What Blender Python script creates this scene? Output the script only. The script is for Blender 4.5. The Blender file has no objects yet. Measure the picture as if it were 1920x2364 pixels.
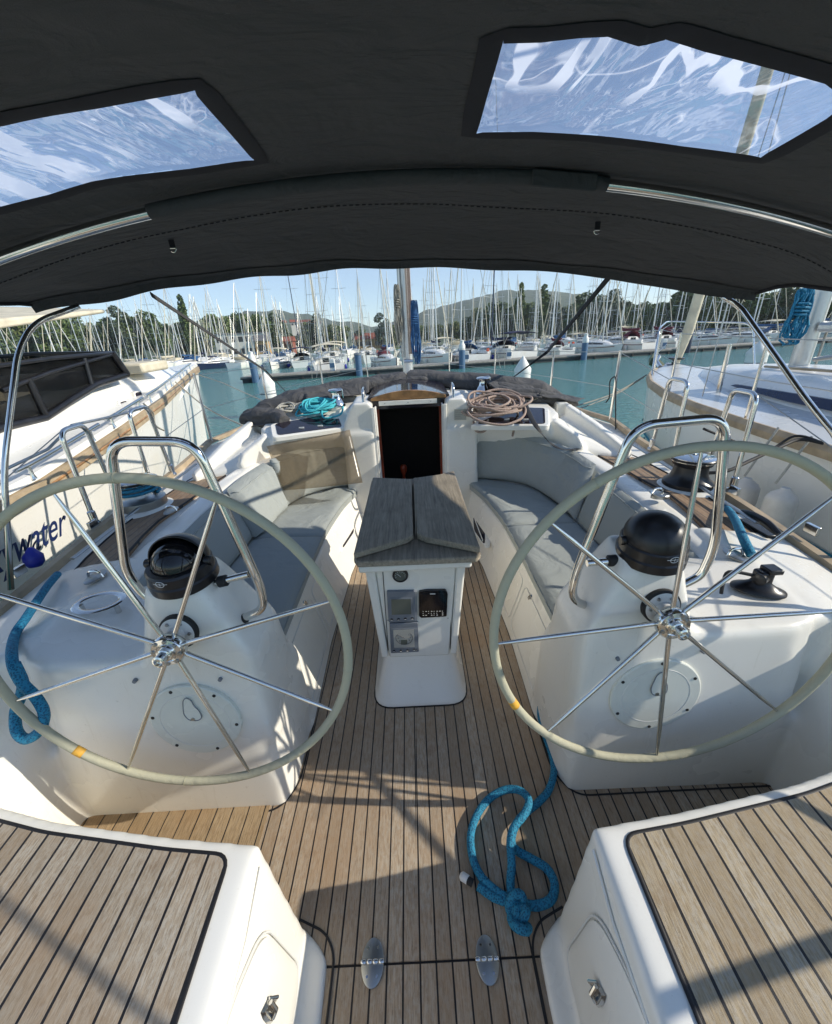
import bpy, bmesh, math, random
from mathutils import Vector, Matrix, noise
random.seed(7)
sc = bpy.context.scene
COL = sc.collection
R = math.radians
# ------------------------------------------------------------------ camera
F, PITCH, ROLL, YAW, H, CY = 931., R(24.73), R(3.09), R(-.16), 1.55, 1182.
cfw = Vector((math.sin(YAW)*math.cos(PITCH), math.cos(YAW)*math.cos(PITCH), -math.sin(PITCH)))
crt = Vector((math.cos(YAW), -math.sin(YAW), 0)); cdn = cfw.cross(crt)
crt, cdn = crt*math.cos(ROLL)+cdn*math.sin(ROLL), -crt*math.sin(ROLL)+cdn*math.cos(ROLL)
CAM = Vector((0, 0, H))
def ray(u, v): return cfw+crt*((u-960)/F)+cdn*((v-CY)/F)
def U(u, v, x=None, y=None, z=None):
    """a measured direction of the photograph met with a plane of the place"""
    d = ray(u, v)
    t = (z-H)/d.z if z is not None else (y/d.y if y is not None else x/d.x)
    return CAM+d*t
TRIM = Matrix.Rotation(R(1.9), 4, 'X')      # the yacht lies bow-up by this much on the level lake
T3 = TRIM.to_3x3(); CAMW = TRIM @ CAM
def UW(u, v, x=None, y=None, z=None):
    d = T3 @ ray(u, v)
    t = (z-CAMW.z)/d.z if z is not None else ((y-CAMW.y)/d.y if y is not None else (x-CAMW.x)/d.x)
    return CAMW+d*t
cd = bpy.data.cameras.new('camera'); co = bpy.data.objects.new('camera', cd); COL.objects.link(co)
co.matrix_world = Matrix((( crt.x, -cdn.x, -cfw.x, 0), (crt.y, -cdn.y, -cfw.y, 0), (crt.z, -cdn.z, -cfw.z, H), (0, 0, 0, 1)))
cd.sensor_fit = 'HORIZONTAL'; cd.sensor_width = 36; cd.lens = F/1920*36; cd.clip_start = .02; cd.clip_end = 6000
sc.camera = co
# ------------------------------------------------------------------ materials
MATS = {}
def nm(name):
    m = bpy.data.materials.new(name); m.use_nodes = True; nt = m.node_tree; nt.nodes.clear()
    MATS[name] = m
    return m, nt
class G:
    def __init__(s, name):
        s.m, s.nt = nm(name); s.out = s.nt.nodes.new('ShaderNodeOutputMaterial')
    def n(s, t, **k):
        n = s.nt.nodes.new('ShaderNode'+t)
        for a, b in k.items():
            if a in n.inputs and not hasattr(n, a): n.inputs[a].default_value = b
            else: setattr(n, a, b)
        return n
    def l(s, a, b): s.nt.links.new(a, b); return b
    def coord(s, kind='Object', scale=(1, 1, 1)):
        if kind == 'World': c = s.n('NewGeometry').outputs['Position']
        else: c = s.n('TexCoord').outputs[kind]
        mp = s.n('Mapping'); mp.inputs['Scale'].default_value = scale; s.l(c, mp.inputs['Vector']); return mp.outputs[0]
    def noise(s, vec, scale, detail=4, rough=.55, dist=0):
        n = s.n('TexNoise'); n.inputs['Scale'].default_value = scale; n.inputs['Detail'].default_value = detail
        n.inputs['Roughness'].default_value = rough; n.inputs['Distortion'].default_value = dist
        if vec is not None: s.l(vec, n.inputs['Vector'])
        return n.outputs['Fac']
    def ramp(s, fac, stops, interp='LINEAR'):
        r = s.n('ValToRGB'); e = r.color_ramp.elements; r.color_ramp.interpolation = interp
        while len(e) < len(stops): e.new(.5)
        for q, (p, c) in zip(e, stops):
            q.position = p; q.color = (*c, 1) if len(c) == 3 else c
        s.l(fac, r.inputs[0]); return r.outputs[0]
    def mix(s, fac, a, b, mode='MIX'):
        n = s.n('Mix'); n.data_type = 'RGBA'; n.blend_type = mode
        for v, i in ((fac, 0), (a, 6), (b, 7)):
            if isinstance(v, (int, float)): n.inputs[i].default_value = v
            elif isinstance(v, tuple): n.inputs[i].default_value = (*v, 1)
            else: s.l(v, n.inputs[i])
        return n.outputs[2]
    def math(s, op, a, b=None, c=None):
        n = s.n('Math'); n.operation = op
        for i, v in enumerate((a, b, c)):
            if v is None: continue
            if isinstance(v, (int, float)): n.inputs[i].default_value = v
            else: s.l(v, n.inputs[i])
        return n.outputs[0]
    def bump(s, h, strength=.3, dist=.01):
        b = s.n('Bump'); b.inputs['Strength'].default_value = strength; b.inputs['Distance'].default_value = dist
        s.l(h, b.inputs['Height']); return b.outputs[0]
    def pbr(s, col, rough=.5, metal=0, normal=None, **k):
        p = s.n('BsdfPrincipled')
        for v, i in ((col, 'Base Color'), (rough, 'Roughness'), (metal, 'Metallic')):
            if isinstance(v, tuple): p.inputs[i].default_value = (*v, 1)
            elif isinstance(v, (int, float)): p.inputs[i].default_value = v
            else: s.l(v, p.inputs[i])
        for a, b in k.items(): p.inputs['Specular IOR Level' if a == 'Specular_IOR_Level' else a.replace('_', ' ')].default_value = b
        if normal is not None: s.l(normal, p.inputs['Normal'])
        s.l(p.outputs[0], s.out.inputs[0]); return p
def plain(name, col, rough=.5, metal=0, var=.08, scale=8, bs=0, bscale=60, **k):
    g = G(name); v = g.coord('Object')
    f = g.noise(v, scale, 5)
    dark = tuple(c*(1-var*2) for c in col); lite = tuple(min(1, c*(1+var)) for c in col)
    c = g.ramp(f, [(.3, dark), (.7, lite)])
    rr = g.math('ADD', g.math('MULTIPLY', g.noise(v, scale*2.3, 4), .16), rough-.08) if rough > .1 else rough
    nb = g.bump(g.noise(v, bscale, 4), bs, .004) if bs else None
    g.pbr(c, rr, metal, nb, **k); return g.m
def M(n): return MATS[n]
def gel(name, col, dirt=.5):
    g = G(name); v = g.coord('World')
    big = g.noise(v, 1.7, 4); fine = g.noise(v, 42, 3, .7); sp = g.noise(v, 160, 2)
    c = g.mix(g.ramp(big, [(.35, (0, 0, 0)), (.75, (1, 1, 1))]), col, tuple(a*b for a, b in zip(col, (.93, .91, .86))))
    d = g.ramp(fine, [(.66, (0, 0, 0)), (.78, (1, 1, 1))])
    c = g.mix(g.math('MULTIPLY', d, .28*dirt), c, (.42, .38, .3))
    s2 = g.ramp(sp, [(.74, (0, 0, 0)), (.79, (1, 1, 1))])
    c = g.mix(g.math('MULTIPLY', s2, .4*dirt), c, (.2, .18, .15))
    st = g.noise(g.coord('World', (30, 30, 3)), 1.6, 4, .6, .6)
    c = g.mix(g.math('MULTIPLY', g.ramp(st, [(.6, (0, 0, 0)), (.8, (1, 1, 1))]), .22*dirt), c, (.5, .45, .35))
    ro = g.math('ADD', g.math('MULTIPLY', big, .2), .17)
    g.pbr(c, ro, 0, g.bump(g.noise(v, 9, 3), .05, .01), IOR=1.5); return g.m
gel('gelcoat', (.83, .81, .75), 1.1); gel('gelcoat_clean', (.83, .815, .76), .6); gel('hull_white', (.82, .81, .77), .3)
gel('deck_grey', (.60, .62, .63), .3); gel('hatch_grey', (.70, .72, .66), .6)
def metal(name, col, rough):
    g = G(name); v = g.coord('World')
    f = g.noise(v, 35, 5)
    g.pbr(g.mix(f, col, tuple(c*.82 for c in col)), g.math('ADD', g.math('MULTIPLY', g.noise(v, 90, 3), .16), rough), 1.0)
metal('steel', (.74, .73, .70), .04); metal('steel_dull', (.42, .43, .42), .28); metal('alu', (.62, .63, .62), .35)
plain('black_plastic', (.012, .012, .014), .32, var=.3); plain('black_gloss', (.008, .008, .01), .08, var=.2)
plain('rubber', (.014, .014, .014), .7); plain('caulk', (.012, .011, .012), .55)
plain('grey_plastic', (.17, .19, .22), .5); plain('lcd', (.10, .115, .10), .25, var=.1); plain('screen_dark', (.012, .01, .012), .1)
plain('lcd_face', (.38, .38, .35), .35, var=.05); plain('printing', (.05, .05, .055), .6); plain('white_mark', (.75, .75, .73), .5)
plain('white_plastic', (.72, .72, .69), .4); plain('orange_tape', (.75, .40, .05), .6, var=.15, scale=60)
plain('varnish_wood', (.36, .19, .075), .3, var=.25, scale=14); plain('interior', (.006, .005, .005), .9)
plain('mahogany', (.30, .05, .02), .3, var=.3); plain('smoke_glass', (.018, .015, .024), .06, var=.1)
plain('blue_canvas', (.02, .09, .22), .8, var=.2); plain('navy_canvas', (.012, .018, .055), .8, var=.2)
plain('cream_canvas', (.62, .56, .42), .8, var=.1); plain('maroon_canvas', (.12, .015, .03), .8, var=.2)
plain('grey_canvas', (.22, .23, .25), .8, var=.2); plain('blue_paint', (.07, .14, .24), .5); plain('navy_paint', (.012, .022, .06), .25)
plain('letter_navy', (.012, .025, .10), .35); plain('orange_canvas', (.65, .09, .03), .7); plain('dock_side', (.025, .035, .04), .7)
plain('dock_top', (.32, .30, .26), .8, var=.2, scale=3); plain('pile_white', (.74, .73, .69), .5, var=.08, scale=2, bs=.3, bscale=5); plain('fender', (.62, .61, .57), .45, var=.12, scale=6)
plain('fender_blue', (.01, .02, .30), .4); plain('wall_cream', (.60, .58, .52), .8); plain('wall_orange', (.50, .30, .13), .8)
plain('roof_red', (.28, .085, .05), .8, var=.2); plain('roof_grey', (.13, .13, .14), .7); plain('window_dark', (.02, .025, .03), .15)
plain('bark', (.08, .06, .045), .9, var=.3); plain('reed', (.24, .20, .10), .9, var=.3, scale=.4); plain('tan_rail', (.40, .31, .20), .6, var=.2, scale=6)
# weathered teak with black caulking; planks run fore and aft
def teak(name, base, pitch, phase, seam=.085, grey=.5, cap=True):
    g = G(name); pos = g.n('NewGeometry').outputs['Position']
    sx = g.n('SeparateXYZ'); g.l(pos, sx.inputs[0])
    q = g.math('DIVIDE', g.math('SUBTRACT', sx.outputs[0], phase), pitch)
    idx = g.math('FLOOR', q); fr = g.math('SUBTRACT', q, idx)
    wn = g.n('TexWhiteNoise'); wn.noise_dimensions = '1D'; g.l(idx, wn.inputs['W'])
    cx = g.n('CombineXYZ'); g.l(g.math('ADD', sx.outputs[0], g.math('MULTIPLY', wn.outputs[0], 7)), cx.inputs[0]); g.l(g.math('MULTIPLY', sx.outputs[1], .045), cx.inputs[1])
    grain = g.noise(cx.outputs[0], 330, 5, .75, .2)
    cx2 = g.n('CombineXYZ'); g.l(g.math('ADD', sx.outputs[0], g.math('MULTIPLY', wn.outputs[0], 3)), cx2.inputs[0]); g.l(g.math('MULTIPLY', sx.outputs[1], .3), cx2.inputs[1])
    mott = g.noise(cx2.outputs[0], 120, 5, .8); blot = g.noise(g.coord('World'), 3.3, 5, .6); blot2 = g.noise(g.coord('World'), 11, 4, .6)
    cx3 = g.n('CombineXYZ'); g.l(g.math('ADD', sx.outputs[0], g.math('MULTIPLY', wn.outputs[0], 5)), cx3.inputs[0]); g.l(g.math('MULTIPLY', sx.outputs[1], .13), cx3.inputs[1])
    fib = g.noise(cx3.outputs[0], 210, 3, .65)
    dk = tuple(c*.48 for c in base); lt = tuple(min(1, c*1.3) for c in base)
    c = g.ramp(grain, [(.32, dk), (.5, base), (.68, lt)])
    c = g.mix(g.math('MULTIPLY', g.ramp(fib, [(.50, (0, 0, 0)), (.62, (1, 1, 1))]), .45), c, tuple(a*b for a, b in zip(base, (.52, .46, .38))))
    gr = (.47, .43, .36)
    c = g.mix(g.math('MULTIPLY', g.ramp(mott, [(.46, (0, 0, 0)), (.58, (1, 1, 1))]), grey), c, gr)
    c = g.mix(g.math('MULTIPLY', wn.outputs[0], .55), c, tuple(a*b for a, b in zip(base, (.60, .54, .46))))
    c = g.mix(g.math('MULTIPLY', g.ramp(blot, [(.45, (0, 0, 0)), (.7, (1, 1, 1))]), .5), c, tuple(a*b for a, b in zip(base, (.85, .66, .48))))
    c = g.mix(g.math('MULTIPLY', g.ramp(blot2, [(.60, (0, 0, 0)), (.70, (1, 1, 1))]), .45), c, tuple(a*b for a, b in zip(base, (.6, .5, .42))))
    wob = g.math('MULTIPLY', g.math('SUBTRACT', g.noise(g.coord('World'), 7, 2), .5), .03)
    e = g.math('ADD', g.math('ABSOLUTE', g.math('SUBTRACT', fr, .5)), wob)
    sm = g.math('GREATER_THAN', e, .5-seam/2)
    c = g.mix(sm, c, (.011, .010, .011))
    hgt = g.math('SUBTRACT', g.math('MULTIPLY', grain, .5), g.math('MULTIPLY', sm, .7))
    ro = g.mix(sm, (.72,)*3, (.42,)*3)
    g.pbr(c, ro, 0, g.bump(hgt, .7, .0025)); return g.m
teak('teak_floor', (.41, .315, .22), .0432, -.0135, .11, .55)
teak('teak_seat_left', (.38, .315, .235), .0472, -.433, .125, .75)
teak('teak_seat_right', (.42, .335, .215), .0472, .44, .125, .6)
teak('teak_new', (.36, .26, .15), .058, -.60, .07, .1)
teak('teak_side', (.30, .21, .135), .045, .0, .08, .3)
def wood(name, base):
    g = G(name); v = g.coord('World', (60, 3, 60)); n1 = g.noise(v, 1.5, 6, .75, .4); n2 = g.noise(g.coord('World'), 9, 4)
    c = g.ramp(n1, [(.3, tuple(c*.55 for c in base)), (.55, base), (.75, tuple(c*1.35 for c in base))])
    c = g.mix(g.math('MULTIPLY', g.ramp(n2, [(.5, (0, 0, 0)), (.7, (1, 1, 1))]), .35), c, tuple(c*.5 for c in base))
    g.pbr(c, .85, 0, g.bump(n1, .5, .003), Specular_IOR_Level=.15)
wood('table_wood', (.33, .285, .22)); wood('table_edge', (.30, .25, .17))
def fabric(name, col, wr=.5, wscale=5, weave=700, rough=.85, sheen=0):
    g = G(name); v = g.coord('World'); w = g.noise(g.coord('World'), wscale, 4, .5, 1.2); we = g.noise(v, weave, 2)
    c = g.mix(g.math('MULTIPLY', g.noise(v, 6, 5), .15), col, tuple(c*.72 for c in col))
    c = g.mix(g.math('MULTIPLY', we, .25), c, tuple(c*.5 for c in col))
    h = g.math('ADD', g.math('MULTIPLY', w, 1.0), g.math('MULTIPLY', we, .03))
    g.pbr(c, rough, 0, g.bump(h, wr, .03)); return g.m
fabric('cushion', (.34, .365, .35), .6, 5); fabric('cushion_plain', (.33, .35, .32), .12, 3, rough=.6)
fabric('bimini_canvas', (.044, .047, .053), 1.0, 2.6); fabric('bimini_border', (.010, .011, .018), .2, 4); fabric('hood_canvas', (.080, .078, .078), 1.0, 8)
fabric('wheel_cover', (.45, .43, .31), .15, 30, 500, .75)
g = G('bimini_canvas2'); v = g.coord('World'); w = g.noise(v, 2.4, 4, .55, 1.0); w2 = g.noise(g.coord('World', (1, 2.4, 1)), 5.5, 4, .5, 1.6); we = g.noise(v, 420, 2, .8)
c = g.mix(g.noise(v, 1.3, 5, .6), (.050, .053, .060), (.066, .067, .070)); c = g.mix(g.math('MULTIPLY', we, .5), c, (.03, .031, .035))
sp = g.ramp(g.noise(v, 95, 3, .7), [(.735, (0, 0, 0)), (.75, (1, 1, 1))]); c = g.mix(g.math('MULTIPLY', sp, .5), c, (.16, .16, .155))
g.pbr(c, .88, 0, g.bump(g.math('ADD', g.math('ADD', w, g.math('MULTIPLY', w2, .6)), g.math('MULTIPLY', we, .03)), 1.0, .035))
def rope(name, c1, c2, sc_=260, mix=.5):
    g = G(name); v = g.coord('World')
    w = g.n('TexVoronoi'); w.inputs['Scale'].default_value = sc_; g.l(v, w.inputs['Vector'])
    f = g.ramp(w.outputs['Distance'], [(.2, (0, 0, 0)), (.6, (1, 1, 1))])
    g.pbr(g.mix(f, c1, c2), .8, 0, g.bump(w.outputs['Distance'], .6, .003))
rope('rope_blue', (.004, .065, .14), (.018, .22, .36), 190); rope('rope_beige', (.55, .47, .36), (.30, .20, .17)); rope('rope_teal', (.03, .33, .42), (.06, .46, .52))
rope('rope_grey', (.42, .40, .33), (.2, .19, .16)); rope('rope_white', (.6, .58, .5), (.35, .33, .28))
# clear vinyl: thin, see-through, wrinkled; pale streaks paint in scuffs and wrinkle highlights
g = G('clear_vinyl'); v = g.coord('World', (1, 2.6, 1))
v = g.n('Mapping'); v.inputs['Rotation'].default_value = (0, 0, .55); v.inputs['Scale'].default_value = (2.6, .75, 1); g.l(g.n('NewGeometry').outputs['Position'], v.inputs['Vector']); v = v.outputs[0]
wv = g.noise(v, 1.7, 4, .5, .9); w2 = g.noise(g.coord('World', (2.0, .8, 1)), 3.2, 2, .5, 2.0)
scuff_glint = g.ramp(g.math('ABSOLUTE', g.math('SUBTRACT', wv, .5)), [(.0, (1, 1, 1)), (.016, (1, 1, 1)), (.020, (0, 0, 0))])
scuff_glint2 = g.ramp(g.math('ABSOLUTE', g.math('SUBTRACT', w2, .58)), [(.0, (1, 1, 1)), (.020, (0, 0, 0))])
msk = g.ramp(g.noise(g.coord('World'), 2.4, 3), [(.46, (0, 0, 0)), (.54, (1, 1, 1))])
sf = g.math('MULTIPLY', g.math('MAXIMUM', scuff_glint, g.math('MULTIPLY', scuff_glint2, .7)), msk)
bm = g.bump(g.math('ADD', wv, g.math('MULTIPLY', w2, .35)), .55, .05)
tr = g.n('BsdfTransparent'); tr.inputs[0].default_value = (.80, .85, .94, 1)
gl = g.n('BsdfGlossy'); gl.inputs['Roughness'].default_value = .08; g.l(bm, gl.inputs['Normal'])
tl = g.n('BsdfTranslucent'); tl.inputs[0].default_value = (.85, .87, .9, 1)
fr = g.n('Fresnel'); fr.inputs[0].default_value = 1.45; g.l(bm, fr.inputs['Normal'])
m1 = g.n('MixShader'); g.l(g.math('ADD', g.math('MULTIPLY', fr.outputs[0], .32), .01), m1.inputs[0]); g.l(tr.outputs[0], m1.inputs[1]); g.l(gl.outputs[0], m1.inputs[2])
m2 = g.n('MixShader'); g.l(g.math('ADD', g.math('MULTIPLY', sf, .62), .02), m2.inputs[0]); g.l(m1.outputs[0], m2.inputs[1]); g.l(tl.outputs[0], m2.inputs[2])
g.l(m2.outputs[0], g.out.inputs[0])
# tinted see-through plastic (old companionway board)
g = G('tinted_clear'); tr = g.n('BsdfTransparent'); tr.inputs[0].default_value = (.80, .75, .68, 1); gl = g.n('BsdfPrincipled'); gl.inputs['Base Color'].default_value = (.32, .27, .2, 1); gl.inputs['Roughness'].default_value = .18
m1 = g.n('MixShader'); g.l(g.math('ADD', g.math('MULTIPLY', g.noise(g.coord('World'), 9, 5), .25), .08), m1.inputs[0]); g.l(tr.outputs[0], m1.inputs[1]); g.l(gl.outputs[0], m1.inputs[2]); g.l(m1.outputs[0], g.out.inputs[0])
g = G('window_tint'); tr = g.n('BsdfTransparent'); tr.inputs[0].default_value = (.42, .42, .41, 1); gl = g.n('BsdfPrincipled'); gl.inputs['Base Color'].default_value = (.015, .016, .018, 1); gl.inputs['Roughness'].default_value = .05
m1 = g.n('MixShader'); m1.inputs[0].default_value = .26; g.l(tr.outputs[0], m1.inputs[1]); g.l(gl.outputs[0], m1.inputs[2]); g.l(m1.outputs[0], g.out.inputs[0])
# water
g = G('lake_water'); v = g.coord('World', (1, 1.7, 1))
h = g.math('ADD', g.noise(v, 2.6, 4, .6, .4), g.math('MULTIPLY', g.noise(v, 9, 3, .5), .25))
c = g.mix(g.noise(g.coord('World'), .07, 4), (.06, .20, .185), (.09, .245, .22))
g.pbr(c, .06, 0, g.bump(h, .55, .22), IOR=1.33)
# foliage
def leafmat(name, a, b):
    g = G(name); oi = g.n('ObjectInfo'); f = g.noise(g.coord('Object'), .55, 4)
    c = g.mix(f, a, b); c = g.mix(g.math('MULTIPLY', oi.outputs['Random'], .22), c, tuple(x*.55 for x in a))
    p = g.pbr(c, .6); 
leafmat('leaf_dark', (.055, .09, .025), (.10, .145, .04)); leafmat('leaf_mid', (.08, .125, .03), (.14, .19, .05)); leafmat('leaf_willow', (.09, .12, .03), (.14, .17, .05)); leafmat('leaf_grey', (.07, .10, .05), (.12, .15, .08))
g = G('hill_forest'); n1 = g.noise(g.coord('World'), .03, 6, .7); g.pbr(g.ramp(n1, [(.3, (.035, .06, .03)), (.7, (.08, .11, .045))]), .95, 0, g.bump(n1, 1, 9))
plain('shore_grass', (.07, .10, .03), .95, var=.3, scale=.15)
g = G('haze_air'); pv = g.n('VolumePrincipled'); pv.inputs['Color'].default_value = (.86, .92, 1, 1); pv.inputs['Density'].default_value = .0003; pv.inputs['Anisotropy'].default_value = .2; g.l(pv.outputs[0], g.out.inputs['Volume'])
# ------------------------------------------------------------------ mesh building
WL = {}
def wl(o): return WL.get(o.name, Vector((0, 0, 0))) if o else Vector((0, 0, 0))
class MB:
    def __init__(s): s.v = []; s.f = []; s.mi = []
    def add(s, vs, fs, mi=0):
        b = len(s.v); s.v += [Vector(p) for p in vs]; s.f += [tuple(b+i for i in q) for q in fs]; s.mi += [mi]*len(fs); return s
    def box(s, a, b, mi=0):
        x0, y0, z0 = a; x1, y1, z1 = b
        return s.add([(x, y, z) for z in (z0, z1) for y in (y0, y1) for x in (x0, x1)], [(0, 2, 3, 1), (4, 5, 7, 6), (0, 1, 5, 4), (2, 6, 7, 3), (0, 4, 6, 2), (1, 3, 7, 5)], mi)
    def prism(s, poly, z0, z1, mi=0, top=None):
        n = len(poly); t = top or poly
        vs = [(p[0], p[1], z0 if len(p) < 3 else p[2]) for p in poly]+[(p[0], p[1], z1 if len(p) < 3 else p[2]) for p in t]
        return s.add(vs, [tuple(range(n-1, -1, -1)), tuple(range(n, 2*n))]+[(i, (i+1) % n, n+(i+1) % n, n+i) for i in range(n)], mi)
    def hull(s, pts, mi=0):
        bm = bmesh.new()
        for p in pts: bm.verts.new(p)
        r = bmesh.ops.convex_hull(bm, input=bm.verts)
        bmesh.ops.delete(bm, geom=list({e for e in r['geom_interior'] if isinstance(e, bmesh.types.BMVert)}), context='VERTS')
        bm.verts.index_update(); s.add([v.co.copy() for v in bm.verts], [[v.index for v in f.verts] for f in bm.faces], mi); bm.free(); return s
    def tube(s, pts, r, n=10, closed=False, mi=0, cap=True, flat=1.0, up=None):
        pts = [Vector(p) for p in pts]; m = len(pts); rs = r if isinstance(r, (list, tuple)) else [r]*m
        b = len(s.v); prev = None
        for i, p in enumerate(pts):
            a = pts[(i-1) % m] if (closed or i > 0) else p; c = pts[(i+1) % m] if (closed or i < m-1) else p
            t = (c-a).normalized() if (c-a).length > 1e-9 else Vector((0, 0, 1))
            if prev is None:
                u = Vector(up) if up else (Vector((0, 0, 1)) if abs(t.z) < .9 else Vector((1, 0, 0)))
                u = (u-t*u.dot(t)).normalized()
            else:
                u = prev-t*prev.dot(t); u = u.normalized() if u.length > 1e-6 else prev
                if up: u = Vector(up); u = (u-t*u.dot(t)).normalized()
            prev = u; w = t.cross(u)
            for k in range(n):
                a_ = 2*math.pi*k/n; s.v.append(p+u*math.cos(a_)*rs[i]*flat+w*math.sin(a_)*rs[i])
        L = m if closed else m-1
        for i in range(L):
            for k in range(n):
                a0 = b+i*n+k; a1 = b+i*n+(k+1) % n; c0 = b+((i+1) % m)*n+k; c1 = b+((i+1) % m)*n+(k+1) % n
                s.f.append((a0, a1, c1, c0)); s.mi.append(mi)
        if cap and not closed:
            s.f.append(tuple(b+k for k in range(n-1, -1, -1))); s.mi.append(mi)
            s.f.append(tuple(b+(m-1)*n+k for k in range(n))); s.mi.append(mi)
        return s
    def lathe(s, prof, c=(0, 0, 0), ax=(0, 0, 1), n=32, mi=0, sx=1.0, ref=None, a0=0, a1=2*math.pi):
        ax = Vector(ax).normalized(); u = Vector(ref) if ref else (Vector((1, 0, 0)) if abs(ax.x) < .9 else Vector((0, 1, 0)))
        u = (u-ax*u.dot(ax)).normalized(); w = ax.cross(u); c = Vector(c); b = len(s.v); full = abs(a1-a0-2*math.pi) < 1e-6
        N = n if full else n+1
        for r, h in prof:
            for k in range(N):
                a = a0+(a1-a0)*k/n; s.v.append(c+ax*h+u*math.cos(a)*r*sx+w*math.sin(a)*r)
        for i in range(len(prof)-1):
            for k in range(n):
                k1 = (k+1) % N
                s.f.append((b+i*N+k, b+i*N+k1, b+(i+1)*N+k1, b+(i+1)*N+k)); s.mi.append(mi)
        if full:
            if prof[0][0] > 1e-6: s.f.append(tuple(b+k for k in range(N-1, -1, -1))); s.mi.append(mi)
            if prof[-1][0] > 1e-6: s.f.append(tuple(b+(len(prof)-1)*N+k for k in range(N))); s.mi.append(mi)
        return s
    def loft(s, secs, closed=True, cap=True, mi=0):
        n = len(secs[0]); b = len(s.v)
        for q in secs: s.v += [Vector(p) for p in q]
        for i in range(len(secs)-1):
            for k in range(n if closed else n-1):
                k1 = (k+1) % n; s.f.append((b+i*n+k, b+i*n+k1, b+(i+1)*n+k1, b+(i+1)*n+k)); s.mi.append(mi)
        if cap and closed:
            s.f.append(tuple(b+k for k in range(n-1, -1, -1))); s.mi.append(mi)
            s.f.append(tuple(b+(len(secs)-1)*n+k for k in range(n))); s.mi.append(mi)
        return s
    def build(s, name, mat, parent=None, smooth=35, bevel=0, bseg=2, remesh=0, rsm=6, subsurf=0, solid=0, normals=True, rd=0):
        me = bpy.data.meshes.new(name)
        if parent is None:
            xs = [p.x for p in s.v]; ys = [p.y for p in s.v]; zs = [p.z for p in s.v]
            off = Vector(((min(xs)+max(xs))/2, (min(ys)+max(ys))/2, min(zs)))
        else: off = wl(parent)
        me.from_pydata([p-off for p in s.v], [], s.f)
        mats = mat if isinstance(mat, (list, tuple)) else [mat]
        for q in mats: me.materials.append(M(q))
        if len(mats) > 1: me.polygons.foreach_set('material_index', s.mi)
        if normals:
            bm = bmesh.new(); bm.from_mesh(me); bmesh.ops.recalc_face_normals(bm, faces=bm.faces); bm.to_mesh(me); bm.free()
        if smooth:
            me.shade_smooth() if hasattr(me, 'shade_smooth') else None
            if smooth < 180 and not remesh: me.set_sharp_from_angle(angle=R(smooth))
        o = bpy.data.objects.new(name, me); COL.objects.link(o)
        if parent is None: o.location = off; WL[o.name] = off.copy()
        else: o.parent = parent; WL[o.name] = off.copy()
        if remesh:
            m_ = o.modifiers.new('remesh', 'REMESH'); m_.mode = 'VOXEL'; m_.voxel_size = remesh; m_.use_smooth_shade = True
            m_ = o.modifiers.new('soft', 'SMOOTH'); m_.factor = .5; m_.iterations = rsm
        if solid: m_ = o.modifiers.new('thick', 'SOLIDIFY'); m_.thickness = solid; m_.offset = 0
        if bevel: m_ = o.modifiers.new('edge', 'BEVEL'); m_.width = bevel; m_.segments = bseg; m_.limit_method = 'ANGLE'; m_.angle_limit = R(40)
        if subsurf: m_ = o.modifiers.new('round', 'SUBSURF'); m_.levels = subsurf; m_.render_levels = subsurf
        return o
def thing(name, label, cat, loc=(0, 0, 0), group=None):
    o = bpy.data.objects.new(name, None); COL.objects.link(o); o.location = loc; o.empty_display_size = .2
    WL[o.name] = Vector(loc); tag(o, label, cat, group); return o
def tag(o, label, cat, group=None):
    o['label'] = label; o['category'] = cat
    if group: o['group'] = group
    return o
def kind(o, k='structure'): o['kind'] = k; return o
def spline(pts, n=8, closed=False):
    pts = [Vector(p) for p in pts]; out = []; m = len(pts)
    for i in range(m if closed else m-1):
        p0 = pts[(i-1) % m] if (closed or i > 0) else pts[0]; p1 = pts[i]; p2 = pts[(i+1) % m]; p3 = pts[(i+2) % m] if (closed or i < m-2) else pts[-1]
        for k in range(n):
            t = k/n; out.append(.5*((2*p1)+(p2-p0)*t+(2*p0-5*p1+4*p2-p3)*t*t+(3*p1-p0-3*p2+p3)*t**3))
    if not closed: out.append(pts[-1])
    return out
def rounded(pts, r, n=6, closed=False):
    """polyline with its corners turned through arcs"""
    pts = [Vector(p) for p in pts]; m = len(pts); out = [] if closed else [pts[0]]
    for i in (range(m) if closed else range(1, m-1)):
        a, b, c = pts[(i-1) % m], pts[i], pts[(i+1) % m]
        d = min(r, (a-b).length*.48, (c-b).length*.48); p = b+(a-b).normalized()*d; q = b+(c-b).normalized()*d
        for k in range(n+1):
            t = k/n; out.append(p*(1-t)**2+b*2*t*(1-t)+q*t*t)
    if not closed: out.append(pts[-1])
    return out
def rr(x0, x1, y0, y1, r, n=5):
    return [(p.x, p.y) for p in rounded([(x0, y0, 0), (x1, y0, 0), (x1, y1, 0), (x0, y1, 0)], r, n, True)]
X0 = -.02
def mx(s, pts): return [(X0+s*p[0],)+tuple(p[1:]) for p in pts]
def A1(a, b): return (a*.553, b*.553+600)
def A2(a, b): return (a*.553+960, b*.553+600)
def A3(a, b): return (a*.553, b*.553+950)
def A4(a, b): return (a*.553+960, b*.553+950)
def A5(a, b): return (a*.553, b*.553+1400)
def A6(a, b): return (a*.553+960, b*.553+1400)
def TC(a, b): return (a*.2619+800, b*.2619+1080)
def FC(a, b): return (a*.4975+600, b*.4975+1300)
def ds(a, b): return (a*1.106, b*1.106)
# ================================================================== OWN YACHT
yacht = thing('sailing_yacht', 'white sailing yacht with teak cockpit from which the picture is taken', 'sailing yacht', (X0, 3, -.6))
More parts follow.
